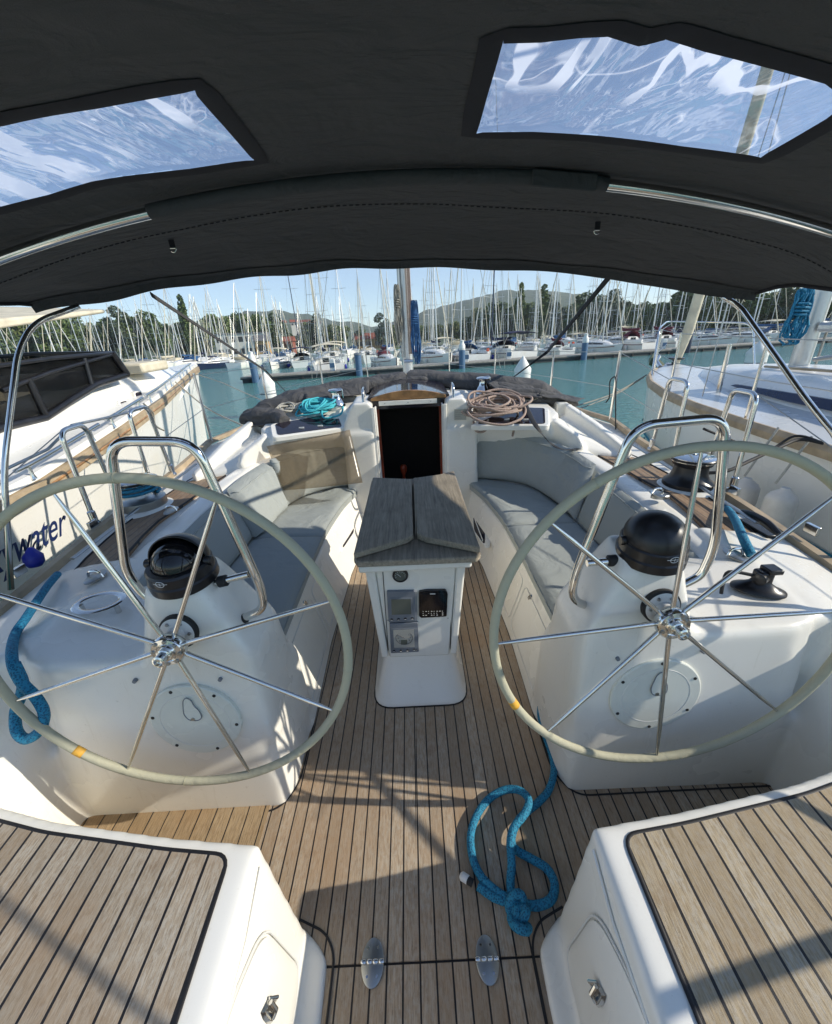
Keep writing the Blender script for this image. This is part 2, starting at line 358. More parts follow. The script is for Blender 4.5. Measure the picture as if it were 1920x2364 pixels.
# floor
MB().box((-1.40, .481, -.05), (1.36, 3.02, 0)).build('cockpit_floor', 'teak_floor', yacht)
MB().box((-.36, -.4, -.05), (.32, .475, -.002)).build('floor_hatch', 'teak_floor', yacht)
MB().box((-.40, .473, -.06), (.36, .483, -.006)).build('hatch_gap', 'caulk', yacht)
MB().prism([(-1.34, .60), (-.585, .60), (-.585, 1.02), (-1.34, 1.02)], .001, .004).build('floor_plank_strip', 'teak_new', yacht)
for (x, y) in ((-.182, .481), (.123, .476)):
    h = MB().lathe([(.030, 0), (.030, .003), (.028, .0045), (0, .0048)], (x, y, .0005), n=36, sx=1.0)
    for i, p in enumerate(h.v): h.v[i] = Vector((p.x, y+(p.y-y)*1.6, p.z))
    o = h.build('hinge', 'steel_dull', yacht, smooth=40)
    k = MB()
    for j in range(4): k.lathe([(.0058, -.0065), (.0064, -.0055), (.0064, .0055), (.0058, .0065)], (x-.0245+j*.0163, y, .0055), (1, 0, 0), 14)
    k.build('knuckle', 'steel', o)
    for dx in (-.013, .013):
        for dy in (-.027, .027): MB().lathe([(.0036, 0), (.003, .0012), (0, .0012)], (x+dx, y+dy, .0045), n=12).build('screw', 'steel', o)
# ---- side mouldings
def side(s, nm_):
    b = MB()
    # bench box
    lo = [(.465, 1.2), (.475, 1.7), (.445, 2.4), (.40, 2.8), (.36, 3.06), (1.3, 3.06), (1.3, 1.2)]
    hi = [(.575, 1.2), (.575, 1.7), (.56, 2.3), (.50, 2.75), (.42, 3.06), (1.3, 3.06), (1.3, 1.2)]
    b.prism(mx(s, [(x, y, -.03) for x, y in lo]), 0, 0, top=mx(s, [(x, y, .37) for x, y in hi]))
    # coaming
    ib = [(.47, 3.08), (.66, 2.98), (.85, 2.83), (.95, 2.55), (.995, 2.2), (1.02, 1.7), (1.05, 1.3)]
    it = [(.45, 3.12), (.69, 3.05), (.91, 2.92), (1.09, 2.72), (1.19, 2.38), (1.205, 1.85), (1.165, 1.28)]
    ot = [(.50, 3.3), (.80, 3.27), (1.06, 3.16), (1.22, 2.94), (1.32, 2.42), (1.34, 1.85), (1.29, 1.24)]
    ob = [(.52, 3.35), (.85, 3.3), (1.08, 3.2), (1.25, 2.95), (1.345, 2.35), (1.37, 1.8), (1.33, 1.2)]
    zt = [.80, .785, .76, .715, .668, .645, .650]
    b.loft([mx(s, [(ib[i][0], ib[i][1], .2), (ib[i][0], ib[i][1], .36), (it[i][0], it[i][1], zt[i]-.02), (it[i][0]+.03, it[i][1]+.01, zt[i]), (ot[i][0]-.02, ot[i][1], zt[i]), (ot[i][0]+.02, ot[i][1], zt[i]-.03), (ob[i][0], ob[i][1], .62), (ob[i][0]+.02, ob[i][1], .2)]) for i in range(7)])
    # console
    b.hull(mx(s, [(.515, .89, -.03), (.485, .96, -.03), (1.24, .885, -.03), (.485, 1.28, -.03), (1.3, 1.5, -.03), (.485, 1.25, .40), (.50, .935, .60), (.60, .925, .665), (1.14, .93, .665), (1.22, .96, .68), (1.3, 1.3, .68), (.60, 1.25, .66), (1.3, 1.5, .6)]))
    # compass pod
    b.hull(mx(s, [(.50, .91, .3), (.487, .96, .3), (.487, 1.22, .3), (.487, .955, .66), (.50, .92, .70), (.495, 1.16, .66), (.592, .955, .905), (.60, .975, .93), (.60, 1.085, .94), (.63, 1.105, .93), (.74, 1.105, .93), (.765, 1.08, .92), (.76, .955, .92), (.735, .935, .90), (.63, .935, .90), (.83, .925, .64), (.85, .96, .64), (.85, 1.20, .64), (.55, 1.24, .64), (.79, .93, .74), (.81, 1.1, .74)]))
    # wall outboard of the helmsman, and deck corner
    b.hull(mx(s, [(1.225, .93, -.03), (1.22, .55, -.03), (1.30, 1.1, .67), (1.34, .9, .665), (1.48, .3, .56), (1.30, .25, -.03), (1.6, 1.2, .60), (1.60, .25, .54), (1.6, .25, .2), (1.6, 1.2, .2)]))
    b.hull(mx(s, [(1.18, .97, .45), (1.18, .97, .675), (1.30, 1.0, .672), (1.5, 1.0, .61), (1.64, 1.0, .585), (1.66, 1.6, .61), (1.28, 1.6, .67), (1.28, 1.6, .4), (1.66, 1.6, .4), (1.64, 1.0, .4)]))
    o = b.build(nm_, 'gelcoat', yacht, remesh=.0125, rsm=9)
    # deck strip and hull side
    d = MB(); st = [(1.0, 1.62, .575), (1.4, 1.67, .595), (1.8, 1.71, .61), (2.2, 1.74, .62), (2.6, 1.76, .63), (3.0, 1.79, .64), (3.6, 1.82, .66)]
    d.loft([mx(s, [(1.2, y, z+.02), (bx, y, z), (bx, y, z-.2), (1.2, y, z-.2)]) for y, bx, z in st])
    d.build('side_deck', 'gelcoat', yacht, smooth=50)
    # teak on the side deck
    inn = [(1.15, 3.35), (1.27, 3.12), (1.34, 2.55), (1.365, 2.30), (1.40, 2.02), (1.385, 1.85), (1.35, 1.65), (1.31, 1.47)]
    out = [(1.20, 3.38), (1.50, 3.10), (1.58, 2.70), (1.60, 2.35), (1.60, 2.0), (1.585, 1.85), (1.56, 1.68), (1.52, 1.52)]
    t = MB(); pz = lambda y: .612+.012*(y-1.5)
    t.loft([mx(s, [(a[0], a[1], pz(a[1])+.03), (c[0], c[1], pz(c[1])+.012), (c[0], c[1], pz(c[1])-.01), (a[0], a[1], pz(a[1])-.01)]) for a, c in zip(inn, out)])
    t.build('deck_planking', 'teak_side', yacht, smooth=0)
    e = MB(); e.tube(mx(s, [(p[0], p[1], pz(p[1])+.03) for p in inn]), .006, 6); e.tube(mx(s, [(p[0], p[1], pz(p[1])+.012) for p in out]), .006, 6); e.build('deck_caulking', 'caulk', yacht)
    # toe rail
    q = MB(); tr_ = [(.2, 1.585, .54), (1.0, 1.625, .575), (1.4, 1.67, .595), (1.8, 1.71, .61), (2.2, 1.74, .62), (2.6, 1.76, .63), (3.0, 1.79, .64), (3.6, 1.83, .68), (5, 1.73, .62), (6.5, 1.46, .58), (8, 1.01, .55), (9.3, .46, .52), (10, .06, .51)]
    q.loft([mx(s, [(x-.045, y, z), (x+.005, y, z), (x, y, z+.035), (x-.035, y, z+.035)]) for y, x, z in tr_])
    q.build('toe_rail', 'varnish_wood' if 0 else 'tan_rail', yacht, smooth=40)
    return o
side(1, 'cockpit_moulding'); side(-1, 'cockpit_moulding')
# outer hull and foredeck
hs = [(-.6, 1.50, .52), (0, 1.56, .54), (1, 1.62, .57), (2, 1.73, .63), (3, 1.81, .66), (3.6, 1.82, .66), (5, 1.72, .60), (6.5, 1.45, .56), (8, 1.0, .53), (9.3, .45, .50), (10, .05, .49)]
b = MB()
b.loft([[(X0-x, y, z), (X0-x*1.0, y, -.1), (X0-x*.75, y, -.75), (X0+x*.75, y, -.75), (X0+x, y, -.1), (X0+x, y, z)] for y, x, z in hs], closed=False)
b.build('hull', 'hull_white', yacht, smooth=60)
b = MB(); b.loft([[(X0-x, y, z), (X0, y, z+.03), (X0+x, y, z)] for y, x, z in hs[5:]], closed=False); b.build('foredeck', 'gelcoat', yacht, smooth=60)
b = MB(); b.box((X0-1.5, -.7, -.7), (X0+1.5, -.5, .3)); b.build('transom', 'gelcoat', yacht, bevel=.02)
# ---- stern seats
def stern_seat(s):
    b = MB()
    top = [(.395, .553), (.62, .578), (.95, .628), (1.25, .70), (1.40, .75), (1.55, .76), (1.55, -.3), (.375, -.3)]
    bot = [(.345, .545), (.62, .578), (.95, .628), (1.25, .70), (1.40, .75), (1.55, .76), (1.55, -.3), (.325, -.3)]
    b.prism(mx(s, [(x, y, -.03) for x, y in bot]), 0, 0, top=mx(s, [(x, y, .45) for x, y in top]))
    b.prism(mx(s, [(.37, .56), (.31, .52), (.285, .49), (.28, .4), (.28, -.3), (.5, -.3), (.5, .56)]), -.03, .012)
    b.build('stern_seat', 'gelcoat_clean', yacht, remesh=.009, rsm=22)
    tk = [(.458, .528), (.62, .546), (.95, .596), (1.25, .665), (1.5, .715), (1.5, -.3), (.445, -.3)]
    tp = [(p.x, p.y) for p in rounded([(X0+s*x, y, 0) for x, y in tk], .035, 5, True)]
    MB().prism(tp, .440, .4535).build('seat_planking', 'teak_seat_right' if s > 0 else 'teak_seat_left', yacht, smooth=0)
    MB().tube([(x, y, .4525) for x, y in tp], .0048, 8, closed=True, flat=.35).build('seat_caulking', 'caulk', yacht)
    # locker door in the inner face
    fx = lambda z: .345+.05*z/.45-.004
    def P_(y, z, o=0): return (X0+s*(fx(z)-o), y, z)
    dr = rounded([P_(.46, .05), P_(.44, .33), P_(.30, .40), P_(-.1, .40), P_(-.1, .05)], .06, 6, True)
    c_ = sum(dr, Vector())/len(dr)
    d = MB(); n = len(dr); off = Vector((-s*.010, 0, 0))
    ring2 = [c_+(p-c_)*.95+off for p in dr]
    d.loft([[p+Vector((s*.01, 0, 0)) for p in dr], [p+off*.6 for p in dr], ring2]); o = d.build('locker_door', 'gelcoat_clean', yacht, smooth=50)
    MB().tube([p+Vector((-s*.0025, 0, 0)) for p in [c_+(q-c_)*1.03 for q in dr]], .0028, 6, closed=True).build('door_gap', 'pile_white', yacht)
    g1 = MB()
    g1.tube([P_(.515, .425, .002), P_(.40, .40, .003), P_(.1, .405, .003), P_(-.25, .405, .003)], .0035, 6); g1.build('seat_groove', 'gelcoat_clean', yacht)
    l = MB(); ly, lz = .345, .235
    def Q(y, z, o): return P_(ly+y, lz+z, o)
    l.loft([[Q(a, c, .012) for a, c in ((-.012, -.032), (.012, -.012), (.012, .012), (-.012, .032), (-.016, .012), (-.016, -.012))], [Q(a*.8, c*.8, .018) for a, c in ((-.012, -.032), (.012, -.012), (.012, .012), (-.012, .032), (-.016, .012), (-.016, -.012))]])
    l.tube([Q(-.006, -.018, .02), Q(0, 0, .03), Q(.006, .018, .022)], .005, 8); l.tube([Q(.012, -.014, .016), Q(.018, 0, .028), Q(.012, .014, .016)], .0035, 8)
    l.build('latch', 'steel', yacht)
    for (yy, zz) in ((.22, .20), (.2, .27), (.18, .13)):
        MB().tube([P_(yy, zz-.025, .008), P_(yy, zz+.025, .008)], .006, 8).build('door_rib', 'gelcoat_clean', yacht)
stern_seat(1); stern_seat(-1)
# dark caulking round the mouldings on the floor
def line(pts, r=.0034, name='floor_caulking', mat='caulk', z=.002):
    MB().tube([(x, y, z) for x, y in pts], r, 6, flat=.5).build(name, mat, yacht)
for s in (1, -1):
    line([(p.x, p.y) for p in rounded([Vector(q) for q in mx(s, [(.395, 2.9, 0), (.455, 2.4, 0), (.485, 1.7, 0), (.475, 1.2, 0), (.475, .965, 0), (.53, .872, 0), (1.24, .872, 0)])], .07, 6)])
    line([(p.x, p.y) for p in rounded([Vector(q) for q in mx(s, [(.38, .575, 0), (.30, .545, 0), (.268, .50, 0), (.268, .3, 0), (.268, -.2, 0)])], .07, 6)])
# ---- round inspection hatch, screws on the console face
def face_pt(s, x, z):    # on the sloping rear face of the console
    y = .884+z*.062; return Vector((X0+s*x, y, z))
fn = Vector((0, -1, .062)).normalized(); fu = Vector((0, .062, 1)).normalized()
for s in (1, -1):
    c = face_pt(s, .75, .445)+fn*(.003 if s > 0 else .008); c.x = .725 if s > 0 else -.738
    h = MB().lathe([(.143, -.03), (.143, .002), (.139, .0045), (.109, .005), (.1075, .0035), (.106, .005), (0, .0055)], c, fn, 64)
    o = h.build('inspection_hatch', 'hatch_grey', yacht, smooth=30)
    MB().tube([c+fn*.0045+Vector((math.cos(a), 0, 0))*.1075+fu*math.sin(a)*.1075 for a in [i*math.pi/24 for i in range(48)]], .0012, 5, closed=True).build('ring_line', 'pile_white', o)
    for k in range(6):
        a = R(30+60*k+(20 if s < 0 else 0)); MB().lathe([(.0055, 0), (.005, .002), (0, .002)], c+fn*.0045+Vector((math.cos(a)*.130, 0, 0))+fu*math.sin(a)*.130, fn, 12).build('screw', 'rubber', o)
    l = MB(); q = c+fn*.0055+fu*.048
    sh = [(-.022, .0), (-.018, .02), (-.012, .042), (.0, .052), (.012, .042), (.016, .02), (.026, -.0), (.028, -.028), (.012, -.040), (-.012, -.036), (-.022, -.018)]
    pr = spline([q+Vector((a, 0, 0))+fu*b_ for a, b_ in sh], 4, True); l.loft([pr, [p+fn*.004 for p in pr]]); l.build('lock_cover', 'hatch_grey', o, smooth=50)
    l = MB(); l.tube([p+fn*.004 for p in pr], .0016, 5, closed=True); l.build('lock_edge', 'grey_plastic', o)
    l = MB(); l.lathe([(.006, 0), (.006, .003), (0, .003)], q+fu*-.034+fn*.003, fn, 14); l.build('lock_pin', 'steel_dull', o)
    p_ = face_pt(s, .606, .60) + fn*.006
    MB().lathe([(.007, -.01), (.006, .003), (0, .003)], p_, fn, 14).build('plug', 'grey_plastic', yacht)
    p_ = face_pt(s, .865, .61)+fn*.006
    MB().lathe([(.007, -.01), (.006, .003), (0, .003)], p_, fn, 14).build('plug', 'grey_plastic', yacht)
# ---- compasses
KC = .79
for s, cx, cy, cz in ((1, .668, 1.00, .925), (-1, -.690, 1.01, .925)):
    ax = Vector((0, -.10, 1)).normalized(); c = Vector((cx, cy, cz))
    side_ = 'right' if s > 0 else 'left'
    o = MB().lathe([(r__*KC, h__*KC) for r__, h__ in [(.118, -.02), (.118, .012), (.113, .018), (.112, .052), (.106, .060), (.09, .062), (.088, .04), (0, .04)]], c, ax, 48).build('compass', 'black_plastic', yacht)
    d = MB(); d.lathe([(.088*KC*math.cos(a), KC*(.055+.085*math.sin(a))) for a in [i*math.pi/2/12 for i in range(13)]], c, ax, 48); d.build('dome', 'black_gloss' if s < 0 else 'black_gloss', o)
    # protecting hood: quarter sphere, closed on the right compass and swung back on the left one
    hd = MB(); n1, n2 = 20, 28; rw = .105*KC
    t0, t1 = (R(-5), R(150)) if s > 0 else (R(96), R(182))
    rows = []
    for i in range(n1+1):
        th = t0+(t1-t0)*i/n1; row = []
        for k in range(n2+1):
            ph = math.pi*k/n2; lx = math.cos(ph); rad = math.sin(ph)
            row.append(c+ax*(.06*KC+rad*math.sin(th)*rw*.92)+Vector((lx*rw, 0, 0))+Vector((0, 1, .10)).normalized()*(-math.cos(th)*rad*rw))
        rows.append(row)
    hd.loft(rows, closed=False); hd.build('hood', 'black_plastic', o, solid=.004, normals=False)
    for q in (-1, 1): MB().lathe([(.014, -.008), (.014, .008), (.011, .011), (0, .011)], c+Vector((q*.085, 0, 0))+ax*.044, (q, 0, 0), 18).build('pivot', 'black_plastic', o)
    em = MB(); e0 = lambda a, b_: c+Vector((math.sin(a+(.10 if s > 0 else -.12))*.0915, -math.cos(a+(.10 if s > 0 else -.12))*.0915, 0))+ax*(.027+b_)
    em.tube([e0(.13*math.cos(t), .009*math.sin(t)) for t in [i*math.pi/12 for i in range(24)]], .0009, 5, closed=True)
    em.tube([e0(-.22+.044*i, 0) for i in range(11)], .0008, 5); em.tube([e0(0, -.005), e0(0, .005)], .0008, 5); em.build('emblem', 'white_mark', o)
# ---- stainless hoops on the pods
hr = .0125
pr_ = rounded([(.545, 1.0, .722), (.455, 1.0, .765), (.458, 1.0, .86), (.556, 1.0, 1.295), (.785, 1.0, 1.305), (.853, 1.0, .93), (.84, 1.0, .83), (.79, 1.0, .80)], .058, 8)
MB().tube(pr_, hr, 18).build('grab_hoop', 'steel', yacht, smooth=60)
MB().tube([(.488, 1.0, .895), (.575, 1.0, .90)], .0105, 14).build('hoop_stay', 'steel', yacht)
MB().lathe([(.017, -.004), (.017, .018), (.014, .021)], (.568, 1.0, .90), (-1, 0, -.02), 20).build('hoop_collar', 'rubber', yacht)
MB().lathe([(.018, -.004), (.018, .014), (.015, .018)], (.533, 1.0, .728), (-1, 0, .3), 20).build('hoop_collar', 'rubber', yacht)
pl_ = rounded([(-.565, 1.0, .755), (-.478, 1.0, .79), (-.473, 1.0, .87), (-.546, 1.0, 1.315), (-.755, 1.0, 1.328), (-.847, 1.0, .945), (-.82, 1.0, .86), (-.77, 1.0, .82)], .058, 8)
MB().tube(pl_, hr, 18).build('grab_hoop', 'steel', yacht, smooth=60)
MB().tube([(-.497, 1.0, .918), (-.60, 1.0, .895)], .0105, 14).build('hoop_stay', 'steel', yacht)
MB().lathe([(.017, -.004), (.017, .018), (.014, .021)], (-.585, 1.0, .898), (1, 0, .2), 20).build('hoop_collar', 'rubber', yacht)
MB().lathe([(.016, -.004), (.016, .012), (.013, .015)], (-.553, 1.0, .757), (1, 0, .3), 20).build('hoop_collar', 'rubber', yacht)
# ---- steering wheels
KW_ = 1.09     # wheel size: rim radius 0.49 m
def wheel(cx, phi, label, notch):
    t = R(4.2); up = Vector((0, math.sin(t), math.cos(t))); rt_ = Vector((1, 0, 0)); ax = Vector((0, math.cos(t), -math.sin(t)))
    q_ = KW_; c = Vector((cx*q_, .773*q_, H-.705*q_)); w = thing('steering_wheel', label, 'steering wheel', c, 'the two steering wheels')
    ring = lambda a, r_: c+rt_*math.cos(a)*r_*q_+up*math.sin(a)*r_*q_
    rim = MB().tube([ring(2*math.pi*i/96, .45) for i in range(96)], .0124, 16, closed=True).build('rim', 'wheel_cover', w, smooth=180)
    for a in notch: MB().tube([ring(R(a)+.002*i, .45) for i in (-1, 0, 1)], .0136, 16).build('seam', 'wheel_cover', rim, smooth=180)
    a = R(224 if cx < 0 else 209)
    MB().tube([ring(a+.014*i, .45) for i in (-2, -1, 0, 1, 2)], .0130, 16).build('tape', 'orange_tape', rim, smooth=180)
    for k in range(8):
        q = phi-k*math.pi/4; m = MB(); p0 = ring(q, .030)+ax*.022; p1 = ring(q, .37)+ax*.004; p2 = ring(q, .439)
        m.tube([p0, p1, p2], [.0070, .0062, .0036], 12); m.build('spoke', 'steel', w, smooth=60)
    h = MB().lathe([(.042, .034), (.045, .024), (.045, .008), (.041, .002), (.029, 0), (.026, .002), (.023, -.004)], c, ax, 40).build('hub', 'steel', w, smooth=35)
    for k in range(8): MB().lathe([(.0062, 0), (.0050, .0035), (0, .0038)], ring(phi-math.pi/8-k*math.pi/4, .0325)+ax*.001, -ax, 14).build('hub_recess', 'steel_dull', h)
    MB().lathe([(.023, .0), (.019, -.004), (.019, -.012), (.015, -.014), (.0145, -.024), (.0165, -.026), (.0165, -.036), (.0118, -.038), (.0105, -.030), (0, -.028)], c, ax, 28).build('axle_nut', 'steel', h)
    MB().tube([c+ax*.03, Vector((c.x, .92, .787))], .020, 20).build('axle', 'steel', w)
    return w
wl_ = wheel(-.6386, R(106.4), 'left steering wheel, its pale cover marked by orange tape low on the outboard side', (88, 350, 262))
wr_ = wheel(.622, R(138), 'right steering wheel, its pale cover marked by orange tape low on the inboard side', (122, 15))
# ---- pod flanges behind the wheels
for s, c in ((1, Vector((.680, .918, .79))), (-1, Vector((-.698, .918, .79)))):
    ax = Vector((0, -1, .08)).normalized()
    o = MB().lathe([(.054, -.04), (.054, .004), (.049, .008)], c, ax, 40).build('flange_seal', 'rubber', yacht)
    MB().lathe([(.048, .0), (.048, .008), (.044, .011), (.025, .013), (.023, .03), (0, .03)], c, ax, 40).build('flange', 'pile_white', yacht)
    u = ax.cross(Vector((0, 0, 1))).normalized(); v_ = u.cross(ax)
    for j in range(6): MB().lathe([(.0055, 0), (.004, .004), (0, .004)], c+ax*.012+u*math.cos(j*math.pi/3)*.037+v_*math.sin(j*math.pi/3)*.037, ax, 12).build('bolt', 'steel_dull', o)
# ================================================================== TABLE
tb = thing('cockpit_table', 'grey weathered wooden folding table on a white pedestal with instruments', 'table', (-.025, 1.8, 0))
f0 = rr(-.238, .184, 1.278, 2.25, .09, 6); f1 = rr(-.175, .125, 1.40, 2.2, .05, 6)
b = MB(); b.loft([[(x, y, -.01) for x, y in f0], [(x, y, .012) for x, y in f0], [(x, y, .03) for x, y in [(-.028+(a+.028)*.93, 1.75+(c-1.75)*.965) for a, c in f0]], [(x, y, .22) for x, y in f1], [(x, y, .30) for x, y in f1]])
b.build('foot', 'gelcoat_clean', tb, bevel=.012, smooth=60)
MB().tube([(x, y, .002) for x, y in f0], .005, 6, closed=True, flat=.5).build('foot_caulking', 'caulk', tb)
b = MB(); b.loft([[(-.155, 1.372, .205), (.108, 1.368, .205), (.108, 2.2, .205), (-.155, 2.2, .205)], [(-.177, 1.350, .71), (.142, 1.344, .71), (.142, 2.1, .71), (-.177, 2.1, .71)]])
b.build('pedestal', 'gelcoat_clean', tb, bevel=.008)
for x0, x1, xa, xb in ((-.190, -.160, -.215, -.176), (.112, .142, .142, .178)):
    MB().loft([[(x0, 1.364, .215), (x1, 1.364, .215), (x1, 2.1, .215), (x0, 2.1, .215)], [(xa, 1.338, .707), (xb, 1.338, .707), (xb, 2.05, .707), (xa, 2.05, .707)]]).build('side_post', 'gelcoat_clean', tb, bevel=.008, bseg=3)
MB().box((-.232, 1.300, .704), (.196, 2.15, .734)).build('shelf', 'gelcoat_clean', tb, bevel=.009, bseg=3)
MB().prism([(-.248, 1.325), (-.232, 1.293), (.212, 1.285), (.230, 1.312), (.230, 2.17), (-.248, 2.17)], .7355, .762).build('tabletop', ['table_wood'], tb, bevel=.006, bseg=2)
c_x = -.014
L0, L1 = U(*TC(62, 752), z=.797), U(*TC(598, 600), z=.797); R0, R1 = U(*TC(1172, 700), z=.797), U(*TC(612, 600), z=.797)
lf = [(L0.x, L0.y), (c_x-.03, L1.y-.012), (c_x-.004, L1.y+.02), (c_x-.004, 2.075), (-.13, 2.105), (L0.x+.008, 2.135)]
rf = [(R0.x, R0.y), (R0.x-.006, 2.170), (.13, 2.12), (c_x+.006, 2.085), (c_x+.006, R1.y+.025), (c_x+.04, R1.y-.012)]
MB().prism(lf, .769, .795).build('table_leaf', 'table_wood', tb, bevel=.005)
MB().prism(rf, .769, .797).build('table_leaf', 'table_wood', tb, bevel=.005)
# instrument panel
n0 = Vector((0, -1, -.045)).normalized()
def PP(a, b_, o=0):
    p = U(*TC(a, b_), y=1.362); k = (p.z-.205)/.475
    q = U(*TC(a, b_), y=1.370-.022*k); q.y -= o; return q
def plate(name, cs, d0, d1, mat, par, r=.006, bev=.0015, inset=0):
    ps = rounded([PP(*c, 0) for c in cs], r, 4, True)
    m = MB(); m.loft([[Vector((p.x, p.y-d0, p.z)) for p in ps], [Vector((p.x, p.y-d1, p.z)) for p in ps]])
    return m.build(name, mat, par, smooth=30, bevel=bev)
g = PP(477, 945)
o = MB().lathe([(.031, -.004), (.032, .004), (.029, .010), (.0255, .010), (.0245, .006), (0, .006)], g, (0, -1, 0), 36).build('gauge', 'black_plastic', tb)
MB().lathe([(.024, .0065), (0, .0068)], g, (0, -1, 0), 36).build('gauge_face', 'lcd', o)
m = MB(); m.tube([g+Vector((.002, -.008, -.004)), g+Vector((-.011, -.008, .009))], .0008, 6)
for k in range(9): a = R(200-k*27); m.tube([g+Vector((math.cos(a)*.017, -.0075, math.sin(a)*.017)), g+Vector((math.cos(a)*.0215, -.0075, math.sin(a)*.0215))], .0006, 5)
m.build('gauge_marks', 'white_mark', o)
MB().tube([PP(322, 905), PP(370, 1610)], .0016, 5).build('panel_joint', 'caulk', tb); MB().tube([PP(905, 885), PP(912, 1600)], .0016, 5).build('panel_joint', 'caulk', tb)
def disp(name, cs, sc4, btns, mat, scm):
    o = plate(name, cs, -.004, .013, mat, tb, .006)
    s_ = plate('screen_frame', [(cs_[0], cs_[1]) for cs_ in sc4], .013, .0155, 'grey_plastic' if mat == 'grey_plastic' else 'black_gloss', o, .004, .0008)
    cx_ = sum(a for a, _ in sc4)/4; cy_ = sum(b_ for _, b_ in sc4)/4
    plate('screen', [(cx_+(a-cx_)*.88, cy_+(b_-cy_)*.88) for a, b_ in sc4], .0155, .0162, scm, o, .003, 0)
    for bx, by in btns:
        MB().lathe([(.0062, 0), (.0062, .004), (.0045, .0055), (0, .0055)], PP(bx, by, .013), (0, -1, 0), 16).build('button', 'black_plastic' if mat != 'grey_plastic' else 'black_plastic', o)
    return o
d1 = disp('display', [(358, 1080), (610, 1072), (615, 1338), (375, 1345)], [(385, 1130), (580, 1128), (585, 1278), (392, 1285)], [(402, 1320), (462, 1317), (522, 1313), (582, 1309)], 'grey_plastic', 'lcd')
for bx, by in ((402, 1320), (462, 1317), (522, 1313), (582, 1309), (422, 1594), (482, 1592), (540, 1590), (600, 1582)):
    MB().tube([PP(bx-8, by, .0188), PP(bx+8, by, .0188)], .0012, 5).build('button_mark', 'white_mark', tb)
d2 = disp('radio_unit', [(630, 1078), (700, 1066), (868, 1062), (885, 1095), (875, 1295), (650, 1308), (632, 1290)], [(648, 1092), (850, 1086), (850, 1225), (655, 1232)], [], 'black_gloss', 'screen_dark')
m = MB(); rnd = random.Random(3)
for r_ in range(3):
    for k in range(8):
        if rnd.random() < .75: a0 = 665+k*24; m.tube([PP(a0, 1248+r_*17-k*.5, .0142), PP(a0+rnd.choice((6, 12)), 1248+r_*17-k*.5, .0142)], .0011, 5)
m.tube([PP(728, 1091, .0165), PP(775, 1090, .0165)], .0018, 5)
m.build('key_marks', 'white_mark', d2)
d3 = disp('wind_instrument', [(382, 1358), (622, 1348), (632, 1605), (395, 1618)], [(402, 1400), (610, 1392), (615, 1568), (412, 1575)], [(422, 1596), (482, 1594), (540, 1592), (600, 1584)], 'grey_plastic', 'lcd_face')
m = MB(); c = PP(512, 1478, .0168)
ringp = lambda a, r_: c+Vector((math.cos(a)*r_, 0, math.sin(a)*r_))
m.tube([ringp(R(i*10), .036) for i in range(36)], .0008, 5, closed=True)
for k in range(24): a = R(k*15); m.tube([ringp(a, .0315), ringp(a, .0355)], .0008, 4)
m.tube([ringp(0, .001), ringp(R(142), .0345)], .0014, 5)
m.build('dial', 'printing', d3)
plate('dial_window', [(480, 1495), (538, 1492), (540, 1532), (484, 1536)], .0164, .0170, 'lcd', d3, .001, 0)
def text(body, loc, size, mat, parent, rx=(R(90), 0, 0), name='lettering', shear=0, ext=.0003, align='CENTER', bold=0, mtx=None):
    cu = bpy.data.curves.new(name, 'FONT'); cu.body = body; cu.size = size; cu.extrude = ext; cu.shear = shear; cu.align_x = align; cu.align_y = 'CENTER'; cu.offset = bold
    cu.materials.append(M(mat)); o = bpy.data.objects.new(name, cu); COL.objects.link(o)
    dg = bpy.context.evaluated_depsgraph_get(); me = bpy.data.meshes.new_from_object(o.evaluated_get(dg)); bpy.data.objects.remove(o)
    o = bpy.data.objects.new(name, me); COL.objects.link(o)
    if mtx is not None: o.matrix_basis = Matrix.Translation(-wl(parent)) @ mtx
    else: o.location = Vector(loc)-wl(parent); o.rotation_euler = rx
    o.parent = parent; return o
for t_, an in (('1', 120), ('2', 88), ('3', 40), ('4', 0), ('5', -35), ('5', 215), ('4', 180)):
    p = ringp(R(an), .026); text(t_, (p.x, p.y, p.z), .0095, 'printing', d3)
for a_, b_ in ((368, 1343), (888, 1323)): MB().lathe([(.003, 0), (.0025, .002), (0, .002)], PP(a_, b_, .001), (0, -1, 0), 10).build('screw', 'steel_dull', tb)
